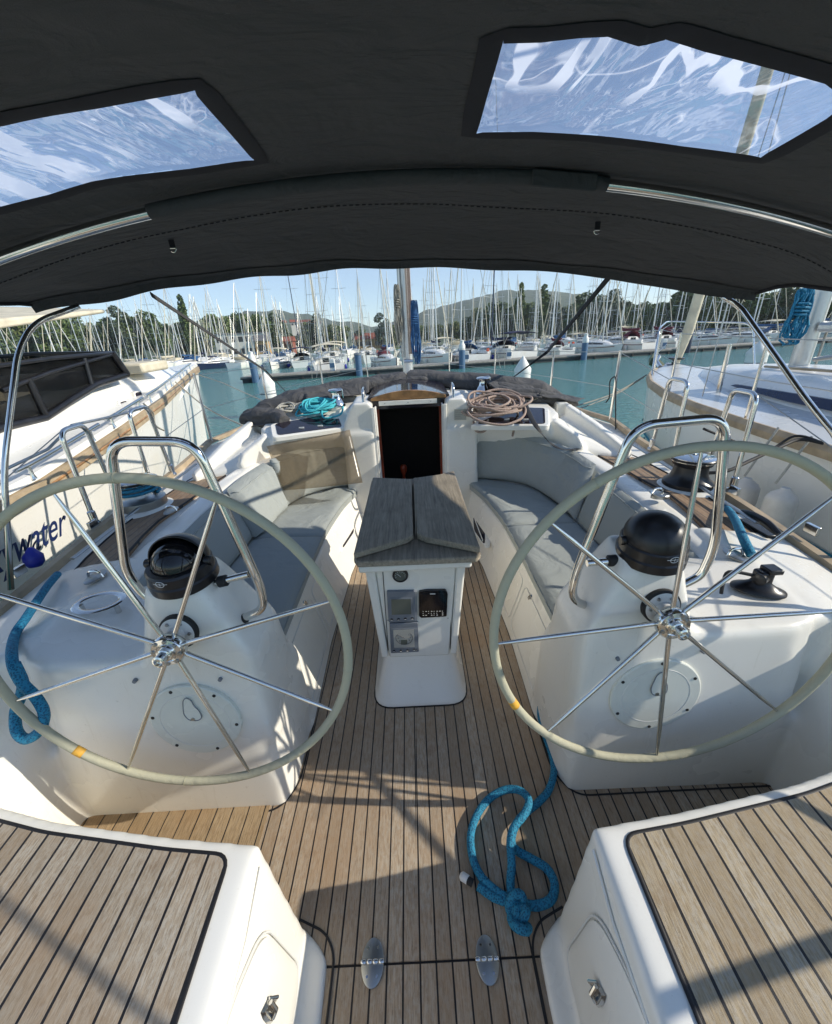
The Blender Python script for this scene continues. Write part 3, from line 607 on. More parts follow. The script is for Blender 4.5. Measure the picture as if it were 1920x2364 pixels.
# ================================================================== COACHROOF, COMPANIONWAY, MAST
b = MB()
for s in (1, -1):
    b.prism([(X0+s*x, 2.95, z) for x, z in [(.262, -.02), (.262, 1.045), (.285, 1.065), (.395, 1.065), (.42, 1.04), (.475, .93), (.485, .84), (.50, .5), (.51, -.02)]][::1], 0, 0, top=[(X0+s*x, 3.25, z) for x, z in [(.262, -.02), (.262, 1.06), (.285, 1.08), (.395, 1.08), (.42, 1.05), (.475, .95), (.485, .84), (.50, .5), (.51, -.02)]])
    b.prism([(X0+s*x, 2.93, z) for x, z in [(.262, -.02), (.262, .86), (.49, .86), (.50, .5), (.51, -.02)]], 0, 0, top=[(X0+s*x, 3.2, z) for x, z in [(.262, -.02), (.262, .86), (.49, .86), (.50, .5), (.51, -.02)]])
    b.hull(mx(s, [(.40, 3.12, .60), (.40, 3.10, .78), (.40, 2.98, .83), (.40, 2.98, .865), (.97, 2.83, .83), (.97, 2.83, .865), (1.0, 2.98, .78), (1.05, 3.0, .6), (1.10, 3.0, .92), (.40, 3.25, .95), (.40, 3.7, 1.0), (1.12, 3.7, .97), (1.2, 3.7, .6), (1.16, 2.95, .6), (.4, 3.7, .6)]))
    b.hull(mx(s, [(1.20, 3.14, .58), (1.25, 3.22, .58), (1.50, 2.66, .58), (1.56, 2.72, .58), (1.20, 3.14, .95), (1.25, 3.20, .95), (1.355, 2.92, .84), (1.40, 2.96, .84), (1.50, 2.67, .69), (1.55, 2.72, .69)]))
    b.hull(mx(s, [(1.16, 3.2, .6), (1.3, 3.55, .6), (1.16, 3.2, .95), (1.25, 3.2, .95), (1.28, 3.55, .92), (1.16, 3.6, .96)]))
    b.hull(mx(s, [(1.02, 2.87, .7), (1.02, 2.86, .895), (1.06, 2.92, .905), (1.16, 2.74, .80), (1.21, 2.77, .795), (1.19, 2.71, .74), (1.24, 2.74, .66), (1.16, 2.72, .66)]))
    b.hull(mx(s, [(1.05, 2.92, .6), (1.05, 2.94, .86), (1.2, 3.2, .86), (1.22, 2.76, .72), (1.48, 2.70, .65), (1.48, 2.70, .6), (1.2, 3.2, .6), (1.12, 2.76, .7), (1.12, 2.76, .6)]))
b.hull([(X0-.42, 3.5, .9), (X0+.42, 3.5, .9), (X0-1.12, 3.65, .6), (X0+1.12, 3.65, .6), (X0-1.1, 3.65, .97), (X0+1.1, 3.65, .97), (X0-.8, 7.2, .70), (X0+.8, 7.2, .70), (X0-.3, 7.8, .6), (X0+.3, 7.8, .6), (X0-.45, 3.6, 1.03), (X0+.45, 3.6, 1.03), (X0, 7, .78), (X0-.9, 7.3, .5), (X0+.9, 7.3, .5)])
b.build('coachroof', 'gelcoat', yacht, remesh=.0125, rsm=6)
# deck hatches let into the roof
for s, pts in ((1, [(A2(236, 692), .892), (A2(546, 692), .885), (A2(543, 622), .935), (A2(405, 618), .94)]), (-1, [(A1(1150, 742), .885), (A1(1440, 702), .892), (A1(1415, 640), .94), (A1(1140, 690), .935)])):
    q = [U(*p, z=z) for p, z in pts]; c = sum(q, Vector())/4
    q = rounded([c+(p-c)*1.08 for p in q], .035, 5, True)
    MB().loft([[p+Vector((0, 0, -.03)) for p in q], [p+Vector((0, 0, .008)) for p in q]]).build('hatch_frame', 'gelcoat_clean', yacht, bevel=.006, smooth=50)
    q2 = [c+(p-c)*.86 for p in q]
    o = MB().loft([[p+Vector((0, 0, .004)) for p in q2], [p+Vector((0, 0, .012)) for p in q2]]).build('hatch_pane', 'smoke_glass', yacht, smooth=50)
    for k in (.3, .75):
        p = q2[0].lerp(q2[12], .0)*0+c+(q[0]-c)*.55+(q[6]-q[0])*k*.6+Vector((0, 0, .016)); MB().box((p.x-.018, p.y-.005, p.z-.004), (p.x+.018, p.y+.005, p.z+.006)).build('hatch_handle', 'white_plastic', o)
# companionway
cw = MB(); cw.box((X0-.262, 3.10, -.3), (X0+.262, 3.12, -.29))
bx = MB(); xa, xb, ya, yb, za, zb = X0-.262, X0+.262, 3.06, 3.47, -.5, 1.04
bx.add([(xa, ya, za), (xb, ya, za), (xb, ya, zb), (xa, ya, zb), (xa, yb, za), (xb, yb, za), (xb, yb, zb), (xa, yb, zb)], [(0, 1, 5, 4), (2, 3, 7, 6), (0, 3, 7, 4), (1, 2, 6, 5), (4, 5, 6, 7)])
bx.build('companionway', 'interior', yacht, smooth=0, normals=False)  # cabin darkness is put into the near-black wall colour
for s in (1, -1):
    MB().box((min(X0+s*.245, X0+s*.268), 2.938, .3), (max(X0+s*.245, X0+s*.268), 2.952, 1.035)).build('door_frame', 'gelcoat_clean', yacht, bevel=.003)
    MB().box((min(X0+s*.236, X0+s*.247), 2.955, .3), (max(X0+s*.236, X0+s*.247), 3.04, 1.03)).build('door_channel', 'pile_white', yacht, bevel=.003)
MB().box((X0-.262, 2.94, -.05), (X0+.262, 3.08, .30)).build('door_sill', 'gelcoat', yacht, bevel=.01)
b = MB(); lo = []; hi = []
for i in range(17):
    u = -1+i/8; x = X0+u*.272; lo.append((x, 3.04, 1.066)); hi.append((x, 3.04, 1.084+.046*(1-u*u)))
b.prism([(x, 3.03, z) for x, _, z in lo]+[(x, 3.03, z) for x, _, z in hi[::-1]], 0, 0, top=[(x, 3.06, z) for x, _, z in lo]+[(x, 3.06, z) for x, _, z in hi[::-1]])
b.build('hatch_trim', 'varnish_wood', yacht, smooth=0, bevel=.003)
MB().box((X0-.215, 3.02, 1.030), (X0+.205, 3.035, 1.062)).build('hatch_board', 'gelcoat_clean', yacht, bevel=.002)
for dx in (-.17, 0, .16): MB().lathe([(.004, 0), (.003, .002), (0, .002)], (X0+dx, 3.02, 1.046), (0, -1, 0), 10).build('screw', 'steel_dull', yacht)
b = MB(); secs = []
for y in (3.06, 3.9): secs.append([(X0+u*.30, y, 1.080+.046*(1-u*u)) for u in [-1+i/8 for i in range(17)]]+[(X0+.30, y, 1.0), (X0-.30, y, 1.0)])
b.loft(secs); b.build('sliding_hatch', 'smoke_glass', yacht, smooth=50)
for s in (1, -1):
    x = X0+s*.325
    MB().tube(rounded([(x, 3.0, 1.06), (x, 3.02, 1.145), (x+s*.004, 3.16, 1.15), (x, 3.2, 1.06)], .03, 6), .0095, 12).build('grab_handle', 'steel', yacht)
pl = [U(740+.2419*a, 840+.2419*b_, y=2.945) for a, b_ in ((1270, 432), (1382, 430), (1384, 532), (1272, 534))]
o = MB().loft([[p for p in pl], [p+Vector((0, -.004, 0)) for p in pl]]).build('builders_plate', 'steel_dull', yacht)
m = MB()
for k in range(5): a = pl[0].lerp(pl[3], .15+.17*k); c_ = pl[1].lerp(pl[2], .15+.17*k); m.tube([a.lerp(c_, .08)+Vector((0, -.0045, 0)), a.lerp(c_, .55+.08*(k % 3))+Vector((0, -.0045, 0))], .0007, 4)
m.build('plate_marks', 'printing', o)
# what shows inside: a lit wooden post of the steps
MB().lathe([(.012, 0), (.014, .10), (.028, .13), (.030, .17), (.02, .185), (0, .19)], U(740+.2419*800, 840+.2419*1075, y=3.3)-Vector((0, 0, .08)), (0, 0, 1), 18).build('newel_post', 'mahogany', yacht)
for s in (1, -1): MB().box((min(X0+s*.225, X0+s*.262), 3.10, -.2), (max(X0+s*.225, X0+s*.262), 3.13, 1.03)).build('inner_trim', 'mahogany', yacht)  # brown strips stand in for the mahogany reflection along the door edges
# portlights low in the seat fronts
for s, cs in ((1, [A4(236, 425), A4(296, 490), A4(290, 565), A4(243, 500)]), (-1, [A3(1475, 432), A3(1428, 500), A3(1424, 585), A3(1478, 505)])):
    q = []
    for c in cs:
        p = U(*c, x=X0+s*(.50 if 1 else 0)); kk = (p.z)/.37; p = U(*c, x=X0+s*(.445+(.56-.445)*max(0, min(1, kk))-.006)); q.append(p)
    c = sum(q, Vector())/4; fr_ = rounded([c+(p-c)*1.12 for p in q], .04, 5, True)
    o = MB().loft([[p+Vector((s*.02, 0, 0)) for p in fr_], [p+Vector((-s*.004, 0, .001)) for p in fr_]]).build('portlight', 'gelcoat_clean', yacht, bevel=.003)
    q3 = rounded([c+(p-c)*.86 for p in q], .03, 5, True); MB().loft([[p for p in q3], [p+Vector((-s*.008, 0, .002)) for p in q3]]).build('pane', 'smoke_glass', o)
# bench locker latches
for c, s in ((A4(476, 775), 1), (A3(1273, 800), -1)):
    p = U(*c, x=X0+s*.535)
    MB().lathe([(.013, 0), (.012, .006), (0, .007)], p+Vector((s*.004, 0, 0)), (-s, 0, .2), 16).build('locker_latch', 'steel', yacht)
    MB().tube([p+Vector((-s*.006, 0, -.014)), p+Vector((-s*.012, 0, .0)), p+Vector((-s*.006, 0, .014))], .003, 8).build('locker_pull', 'steel', yacht)
for s in (1, -1):
    for y0, y1 in ((1.25, 1.72), (1.76, 2.3)):
        q = [Vector((X0+s*(.475+.1*z/.37-.003), y, z)) for y, z in ((y0, .06), (y1, .06), (y1, .31), (y0, .31))]
        MB().tube(rounded(q, .04, 5, True), .0022, 5, closed=True).build('locker_joint', 'pile_white', yacht)
# winches
def winch(c, r_, h_, name_lab, dark=False, parent=None):
    o = MB().lathe([(r_*1.15, 0), (r_*1.15, h_*.08), (r_*.95, h_*.22), (r_*.72, h_*.42), (r_*.60, h_*.5), (r_*.60, h_*.82), (r_*.86, h_*.86), (r_*.92, h_*.93), (r_*.8, h_), (r_*.3, h_*1.03), (0, h_*1.03)], c, (0, 0, 1), 40).build('winch', 'steel' if not dark else 'alu', parent, smooth=40)
    MB().lathe([(r_*.88, h_*.87), (r_*.90, h_*.90), (r_*.88, h_*.93)], c, (0, 0, 1), 40).build('jaw', 'black_plastic', o)
    c = Vector(c)
    MB().tube(rounded([c+Vector((-r_*.6, 0, h_*.95)), c+Vector((r_*.9, -.01, h_*1.05)), c+Vector((r_*1.02, -.01, h_*.45))], .02, 4), r_*.09, 8).build('stripper_arm', 'steel', o)
    return o
wl1 = U(500+.2074*1345, 840+.2074*470, z=.985); wr1 = U(1040+.2074*350, 840+.2074*330, z=1.0)
for c in (wl1, wr1): winch((c.x, c.y, c.z), .062, .135, '', parent=yacht); MB().lathe([(.07, -.05), (.07, 0)], c, (0, 0, 1), 30).build('winch_base', 'gelcoat', yacht)
for s, x, y in ((1, 1.555, 2.14), (-1, -1.64, 2.26)):
    MB().lathe([(.165, -.02), (.16, .03), (.13, .045)], (x, y, .605), (0, 0, 1), 40, sx=1.1).build('winch_plinth', 'gelcoat', yacht)
    if s > 0: MB().lathe([(.128, 0), (.126, .02), (.10, .045), (.088, .075), (.085, .115), (.10, .125), (.105, .14)], (x, y, .65), (0, 0, 1), 40).build('winch_drum', 'black_plastic', yacht, smooth=40)
    else: MB().lathe([(.128, 0), (.126, .045), (.10, .055), (.088, .075), (.085, .115), (.10, .125), (.105, .14)], (x, y, .65), (0, 0, 1), 40).build('winch_drum', 'steel_dull', yacht, smooth=40)
    o = MB().lathe([(.105, .0), (.112, .008), (.112, .026), (.095, .034), (.03, .040), (.028, .030), (0, .030)], (x, y, .79), (0, 0, 1), 40).build('winch_top', 'steel', yacht, smooth=40)
    MB().lathe([(.113, .010), (.116, .014), (.116, .02), (.113, .024)], (x, y, .79), (0, 0, 1), 40).build('jaw', 'black_plastic', o)
# side rails: inverted stainless hoops
for s in (1, -1):
    for ya, yb, zt in ((2.58, 2.84, 1.15), (2.03, 2.26, 1.155)):
        x = X0+s*1.765
        MB().tube(rounded([(x-s*.01, yb, .655), (x, yb-.03, zt), (x, ya+.03, zt), (x-s*.01, ya, .65)], .055, 8), .0128, 14).build('rail_hoop', 'steel', yacht, smooth=60)
        for y in (ya, yb): MB().lathe([(.026, 0), (.026, .012), (.019, .02), (.019, .075), (.014, .08)], (x-s*.012, y, .645), (0, 0, 1), 18).build('rail_socket', 'steel', yacht)
    st = [(1.80, 3.62, .68), (1.70, 5.0, .62), (1.36, 6.7, .57), (.80, 8.4, .54)]
    for (x, y, z) in st: MB().tube([(X0+s*x, y, z), (X0+s*x, y, z+.60)], .0115, 10).build('stanchion', 'steel', yacht)
    for zz in (.585, .30):
        MB().tube([(X0+s*1.765, 2.81, 1.14 if zz > .5 else .9)]+[(X0+s*x, y, z+zz) for x, y, z in st]+[(X0+s*.2, 9.7, .52+zz)], .003, 6).build('lifeline', 'steel_dull', yacht)
    MB().tube([(X0+s*1.765, 2.06, 1.15), (X0+s*1.765, 1.5, .97), (X0+s*1.66, .6, 1.15)], .003, 6).build('lifeline', 'steel_dull', yacht)
    # jib track blocks / cleats
    MB().tube([(X0+s*1.6, 2.9, .70), (X0+s*1.55, 1.6, .67)], .012, 8, flat=.5).build('track', 'steel_dull', yacht)
# mast with halyards
mst = MB().tube([(-.013, 7.0, .85), (.0, 7.0, 13.5)], .085, 20, flat=1.0).build('mast', 'alu', yacht, smooth=60)
b = MB(); b.tube([(-.085, 6.9, 1.1), (-.09, 6.92, 3.2)], .02, 8); b.build('mast_track', 'steel_dull', mst)
b = MB()
for i, dx in enumerate((.025, .045, .062, .08)): b.tube([(dx, 6.9, 1.15), (dx+.003, 6.9, 2.0), (dx-.004, 6.89, 6)], .009, 6)
b.build('halyard', 'rope_beige', mst)
b = MB().tube([(X0-.05, 6.85, 1.05), (X0+.09, 6.85, 1.05)], .03, 8).build('halyard_block', 'steel', mst)
MB().tube([(-.013, 7.0, 6.9), (-.013, 7, 6.95)], .1, 12).build('spreader_root', 'alu', mst)
for s in (1, -1):
    MB().tube([(-.0, 7.0, 6.9), (s*1.05, 6.8, 7.05)], .025, 8, flat=.5).build('spreader', 'alu', mst)
    MB().tube([(X0+s*1.55, 6.85, .86), (s*1.05, 6.8, 7.05), (.0, 7, 12.8)], .004, 6).build('shroud', 'steel_dull', yacht)
    MB().tube([(X0+s*1.5, 6.95, .86), (.0, 7, 6.8)], .004, 6).build('shroud', 'steel_dull', yacht)
MB().tube([(0, 9.9, .6), (0, 7.1, 13.3)], .035, 8).build('furled_jib', 'cream_canvas', yacht)
# coils hanging on the mast
def hank(c, w_, h_, n, mat, name, lab, r_=.008, seed=1, grp=None):
    rn = random.Random(seed); b = MB()
    for i in range(n):
        dx = rn.uniform(-w_*.35, w_*.35); ww = w_*rn.uniform(.25, .5); hh = h_*rn.uniform(.88, 1.06)
        pts = [(c[0]+dx+math.cos(t)*ww*(.55+.45*(t > math.pi)), c[1]-.02-rn.uniform(0, .05), c[2]-hh/2+math.sin(t)*hh/2) for t in [k*math.pi/10 for k in range(20)]]
        b.tube(pts, r_, 6, closed=True)
    b.tube([(c[0]+math.cos(t*1.2)*w_*.4, c[1]-.05+math.sin(t*1.2)*.05, c[2]-h_*.22-.006*t) for t in range(24)], r_*1.1, 6)
    return tag(b.build(name, mat), lab, 'rope')
p = U(*[760+.2534*615, 600+.2534*225], y=6.9); hank((p.x, 6.9, p.z), .085, .80, 9, 'rope_grey', 'coiled_rope', 'grey rope hanked and hung on the left side of the bare mast', seed=2)
p = U(*[760+.2534*775, 600+.2534*370], y=6.9); hank((p.x-.01, 6.9, p.z), .10, .88, 9, 'blue_canvas', 'coiled_rope', 'dark blue rope hanked and hung on the right side of the bare mast', seed=5)
# small deck gear
o = MB().lathe([(.03, -.01), (.03, .004), (.026, .008), (0, .008)], (1.27, 1.92, .685), (0, 0, 1), 24, sx=1.6).build('filler_cap', 'steel_dull', yacht)
for c in (tuple(U(*A4(1330, 600), z=.68)), tuple(U(*A3(715, 415), z=.695)), tuple(U(*A3(400, 692), z=.68)), tuple(U(*A4(1005, 343), z=.70))):
    m = MB().lathe([(.055, 0), (.055, .004), (.05, .006), (0, .006)], c, (0, 0, 1), 28, sx=.55); m.build('pad_plate', 'steel_dull', yacht)
    MB().tube(rounded([(c[0]-.03, c[1], c[2]), (c[0]-.02, c[1], c[2]+.03), (c[0]+.02, c[1], c[2]+.03), (c[0]+.03, c[1], c[2])], .015, 4), .005, 8).build('pad_eye', 'steel', yacht)
c = U(*A4(1420, 480), z=.64); b = MB(); b.box((c.x-.02, c.y-.09, c.z-.02), (c.x+.02, c.y+.09, c.z)); b.tube(rounded([(c.x, c.y-.12, c.z+.02), (c.x, c.y-.05, c.z+.045), (c.x, c.y+.05, c.z+.045), (c.x, c.y+.12, c.z+.02)], .03, 4), .013, 10); b.build('cleat', 'black_plastic', yacht, bevel=.004)
for s in (1, -1):
    for y in (2.45, 1.95, 1.5): MB().box((X0+s*1.70-.008, y-.03, .66), (X0+s*1.70+.008, y+.03, .70)).build('rail_bracket', 'steel', yacht, bevel=.002)
# cup ring on the left console
c = U(*A3(415, 800), z=.71)+Vector((0, 0, -.03)); m = MB(); e0 = [c+Vector((math.cos(a)*.076, math.sin(a)*.055, .035)) for a in [i*math.pi/18 for i in range(36)]]
m.tube(e0, .012, 8, closed=True, flat=.25, up=(0, 0, 1)); o = m.build('ring_holder', 'steel', yacht)
for a in (.1, 2.9): MB().tube([c+Vector((math.cos(a)*.066, math.sin(a)*.045-.016, .03)), c+Vector((math.cos(a)*.066, math.sin(a)*.045-.016, -.02))], .009, 12).build('ring_leg', 'steel', yacht)
# black swivel mount on the right console
c = U(*A4(1425, 745), z=.685); mt = thing('swivel_mount', 'black plastic swivel bracket on an oval foot on the right helm console', 'bracket', c)
m = MB().lathe([(.078, 0), (.077, .007), (.055, .016), (.032, .032), (.028, .04)], c, (0, 0, 1), 32, sx=.62, ref=(.5, 1, 0)); m.build('foot', 'black_plastic', mt, smooth=60)
MB().box((c.x-.024, c.y-.02, c.z+.035), (c.x+.026, c.y+.02, c.z+.078)).build('head', 'black_plastic', mt, bevel=.008, bseg=3)
MB().box((c.x+.0, c.y-.023, c.z+.070), (c.x+.046, c.y+.023, c.z+.088)).build('jaw', 'black_plastic', mt, bevel=.004)
MB().lathe([(.018, -.03), (.02, -.026), (.02, .0), (.012, .004), (0, .004)], c+Vector((-.026, -.018, .055)), (-1, -.6, 0), 20).build('knob', 'black_plastic', mt)
MB().tube(spline([c+Vector((-.03, 0, .06)), c+Vector((-.10, .02, .065)), c+Vector((-.125, 0, .03)), c+Vector((-.13, -.01, .0))], 5), .006, 8).build('cable', 'rubber', mt)
# ================================================================== CUSHIONS
def cushion(name, poly, z0, z1, lab, mat='cushion', grp='grey cockpit cushions', bev=.018, mid=None):
    o = MB().prism(poly, z0, z1).build(name, mat, smooth=180, bevel=bev, bseg=4); return tag(o, lab, 'cushion', grp)
def dens(poly, n=6):
    out = []
    for i, p in enumerate(poly):
        q = poly[(i+1) % len(poly)]
        for k in range(n): out.append((p[0]+(q[0]-p[0])*k/n, p[1]+(q[1]-p[1])*k/n))
    return out
def seat_cush(name, front, back, z, th, lab, sd, mat='cushion'):
    """soft pad between a front and a back edge, slightly crowned, with pulled creases"""
    nx, rows = 26, []; m = len(front)
    for i in range(m):
        row = []
        for k in range(nx+1):
            t = k/nx; p = Vector(front[i]).lerp(Vector(back[i]), t); e = min(1, 6*min(t, 1-t)); e2 = min(1, 5*min(i, m-1-i)/m*2)
            crown = (1-(1-min(e, 1))**2)**.5*(1-(1-min(e2, 1))**2)**.5
            w_ = noise.noise(Vector((p[0]*7+sd, p[1]*3.5, sd)))*.008+noise.noise(Vector((p[0]*3, p[1]*14, sd*2)))*.006
            row.append((p[0], p[1], z+th*(.62+.38*crown)+w_*crown))
        rows.append(row)
    b = MB(); b.loft(rows, closed=False)
    edge = rows[0]+[r_[-1] for r_ in rows[1:]]+rows[-1][::-1][1:]+[r_[0] for r_ in rows[::-1]][1:-1]
    n = len(edge); base = [(p[0], p[1], z) for p in edge]
    i0 = len(b.v); b.v += [Vector(p) for p in edge]+[Vector(p) for p in base]
    for k in range(n): b.f.append((i0+k, i0+(k+1) % n, i0+n+(k+1) % n, i0+n+k)); b.mi.append(0)
    o = b.build(name, mat, smooth=70); tag(o, lab, 'cushion', 'grey cockpit seat cushions')
    MB().tube([Vector(p)+Vector((0, 0, .001)) for p in edge], .0038, 6, closed=True).build('piping', 'cushion_plain', o, smooth=180); return o
def edge_pts(pts, n=24): return [(p.x, p.y) for p in spline([(x, y, 0) for x, y in pts], n)]
for s, w in ((1, 'right'), (-1, 'left')):
    fr1 = edge_pts(mx(s, [(.568, 1.30), (.568, 1.6), (.568, 1.9), (.562, 2.19)]), 10); bk1 = edge_pts(mx(s, [(1.03, 1.30), (1.02, 1.6), (1.01, 1.9), (.99, 2.19)]), 10)
    fr2 = edge_pts(mx(s, [(.562, 2.2), (.545, 2.4), (.50, 2.7), (.415, 3.0)]), 10); bk2 = edge_pts(mx(s, [(.99, 2.2), (.965, 2.5), (.88, 2.78), (.50, 3.03)]), 10)
    seat_cush('seat_cushion', fr1, bk1, .372, .058, ('long sunlit seat cushion beside the right steering wheel' if s > 0 else 'long shaded seat cushion beside the left steering wheel'), 3+s)
    seat_cush('seat_cushion', fr2, bk2, .372, .058, ('curved seat cushion below the pleated backrest on the right' if s > 0 else 'curved seat cushion below the tinted plastic sheet on the left'), 9+s)
def back_cush(name, bot, top, th, lab, sd, mat='cushion', pleat=.006):
    rows = []; n = len(bot)
    for i in range(n):
        x, y = bot[i]; tx_, ty_, tz_ = top[i]
        a = Vector(bot[max(0, i-1)]); c = Vector(bot[min(n-1, i+1)]); t = (c-a).normalized(); nrm = Vector((-t.y, t.x))
        if nrm.dot(Vector((X0, 1.8))-Vector((x, y))) < 0: nrm = -nrm
        e2 = min(1, 9*min(i, n-1-i)/n); row = []
        K = 14
        for k in range(K+1):
            v = k/K; e = min(1, 5*min(v, 1-v)); f_ = (1-(1-e)**2)**.5*(1-(1-e2)**2)**.5
            pl_ = pleat*math.sin(i*1.15+math.sin(i*.7+sd)*1.2)*max(0, v)**1.5+.01*noise.noise(Vector((x*5, y*5, v*3+sd)))
            d = th*(.25+.75*f_)+pl_*f_
            row.append((x+(tx_-x)*v+nrm.x*d, y+(ty_-y)*v+nrm.y*d, .425+(tz_-.425)*v))
        for k in range(3): v = 1-k/2; row.append((x+(tx_-x)*v-nrm.x*.005, y+(ty_-y)*v-nrm.y*.005, .425+(tz_-.425)*v))
        rows.append(row)
    o = MB().loft(rows, closed=True).build(name, mat, smooth=60); tag(o, lab, 'cushion', 'grey cockpit backrests')
    MB().tube([r_[13] for r_ in rows], .0042, 6).build('piping', 'cushion', o, smooth=180); return o
def e3(s, pts, n=12): return [(p.x, p.y, p.z) for p in spline([(X0+s*x, y, z) for x, y, z in pts], n)]
back_cush('backrest_cushion', edge_pts(mx(1, [(.46, 3.03), (.68, 2.96), (.87, 2.80), (.97, 2.50), (.995, 2.22)]), 12), e3(1, [(.45, 3.08, .80), (.68, 3.02, .80), (.90, 2.90, .775), (1.08, 2.71, .735), (1.16, 2.42, .70)]), .05, 'curved pleated backrest cushion round the front end of the right bench', 4)
for s, w in ((1, 'right'), (-1, 'left')):
    back_cush('backrest_cushion', edge_pts(mx(s, [(1.0, 2.19), (1.005, 1.9), (1.02, 1.6), (1.03, 1.32)]), 12), e3(s, [(1.165, 2.38, .66), (1.18, 2.05, .645), (1.18, 1.70, .635), (1.15, 1.32, .635)]), .028, f'smooth grey backrest pad beside the {w} compass', 5+s, 'cushion_plain', .0)
back_cush('backrest_cushion', edge_pts(mx(-1, [(.46, 3.02), (.68, 2.955), (.84, 2.82), (.93, 2.62)]), 12), e3(-1, [(.45, 3.06, .77), (.68, 3.0, .77), (.87, 2.88, .765), (.98, 2.72, .755)]), .05, 'backrest cushion standing behind the tinted plastic sheet', 7)
back_cush('backrest_cushion', edge_pts(mx(-1, [(.93, 2.60), (.965, 2.42), (.99, 2.20)]), 12), e3(-1, [(1.03, 2.72, .735), (1.10, 2.55, .715), (1.15, 2.36, .685)]), .085, 'puffy backrest cushion at the left corner next to the plastic sheet', 8, 'cushion', .008)
q = [U(616, 1030, y=2.80), U(808, 992, y=2.86), U(838, 1114, y=2.68), U(655, 1132, y=2.62)]
rows = []
for i in range(9):
    rows.append([(lambda p: (p.x, p.y-.012*math.sin(math.pi*k/12), p.z))((q[0].lerp(q[1], k/12)).lerp(q[3].lerp(q[2], k/12), i/8)) for k in range(13)])
tag(MB().loft(rows, closed=False).build('plastic_sheet', 'tinted_clear', solid=.004, normals=False), 'brown tinted clear plastic sheet leaning on the left front backrest', 'plastic sheet')
# ================================================================== BIMINI
def interp(t, tab):
    if t <= tab[0][0]: return tab[0][1]
    for (a, va), (b_, vb) in zip(tab, tab[1:]):
        if t <= b_: return va+(vb-va)*(t-a)/(b_-a)
    return tab[-1][1]
def S(x, y, wav=True):
    c = interp(y, [(-.9, 1.80), (0, 1.855), (.8, 1.868), (1.2, 1.872), (1.38, 1.886), (1.6, 1.882), (1.8, 1.862), (2.0, 1.815), (2.15, 1.795)])+.018
    t = interp(y, [(1.2, -.003), (2.0, -.0366)]); k = interp(y, [(1.2, .123), (2.0, .067)])
    z = c+t*x-k*x*x
    if x > 1.2: z -= .5*(x-1.2)**2*max(0, min(1, (1.9-y)/.4))
    if wav: z += .0035*(.5-abs(noise.noise(Vector((x*1.6+y*2.2, y*3.2-x*1.2, 4)))))*2;
    if wav: z += .006*noise.noise(Vector((x*2.2, y*2.5, 1)))+.002*math.sin(x*16)*max(0, min(1, (y-1.7)/.35))
    return z
def YF(x): return 2.115-.045*x*x+.006*math.sin(x*9+1)
def hitS(u, v):
    d = ray(u, v); lo, hi = .2, 4.0
    f_ = lambda t: (CAM+d*t).z-S((CAM+d*t).x, (CAM+d*t).y, False)
    for _ in range(50):
        m = (lo+hi)/2
        if f_(m) > 0: hi = m
        else: lo = m
    return CAM+d*lo
bim = thing('bimini_awning', 'charcoal cloth awning with two clear windows stretched over the helm', 'awning', (0, .6, .6))
WR = [hitS(*ds(a, b_)) for a, b_ in ((1036, 86), (1130, 84), (1210, 76), (1275, 74), (1338, 93), (1395, 80), (1480, 104), (1560, 122), (1736, 170), (1790, 212), (1736, 250), (1590, 327), (1420, 305), (1240, 284), (1110, 278), (984, 283))]
WLf = [hitS(*ds(a, b_)) for a, b_ in ((-260, 300), (-120, 285), (0, 264), (200, 222), (410, 181), (480, 262), (540, 337), (400, 357), (200, 388), (110, 415), (0, 442), (-150, 480), (-330, 520), (-300, 400))]
WLf[-1] = WLf[-2].lerp(WLf[0], .5)
def inside(x, y, poly):
    c = False; n = len(poly)
    for i in range(n):
        a, b_ = poly[i], poly[(i-1) % n]
        if (a.y > y) != (b_.y > y) and x < (b_.x-a.x)*(y-a.y)/(b_.y-a.y)+a.x: c = not c
    return c
NX, NY = 260, 170; XL, XR, YB = -1.62, 1.56, .56
b = MB()
for j in range(NY+1):
    for i in range(NX+1):
        x = XL+(XR-XL)*i/NX; y = YB+(YF(x)-YB)*j/NY; b.v.append(Vector((x, y, S(x, y))))
for j in range(NY):
    for i in range(NX):
        q = (j*(NX+1)+i, j*(NX+1)+i+1, (j+1)*(NX+1)+i+1, (j+1)*(NX+1)+i); c = (b.v[q[0]]+b.v[q[2]])/2
        if not any(inside(b.v[k_].x, b.v[k_].y, W_) for k_ in q for W_ in (WR, WLf)): b.f.append(q); b.mi.append(0)
b.build('canopy', 'bimini_canvas2', bim, smooth=180, normals=False)
def clampx(p): return Vector((max(XL+.03, min(XR-.03, p.x)), p.y, p.z))
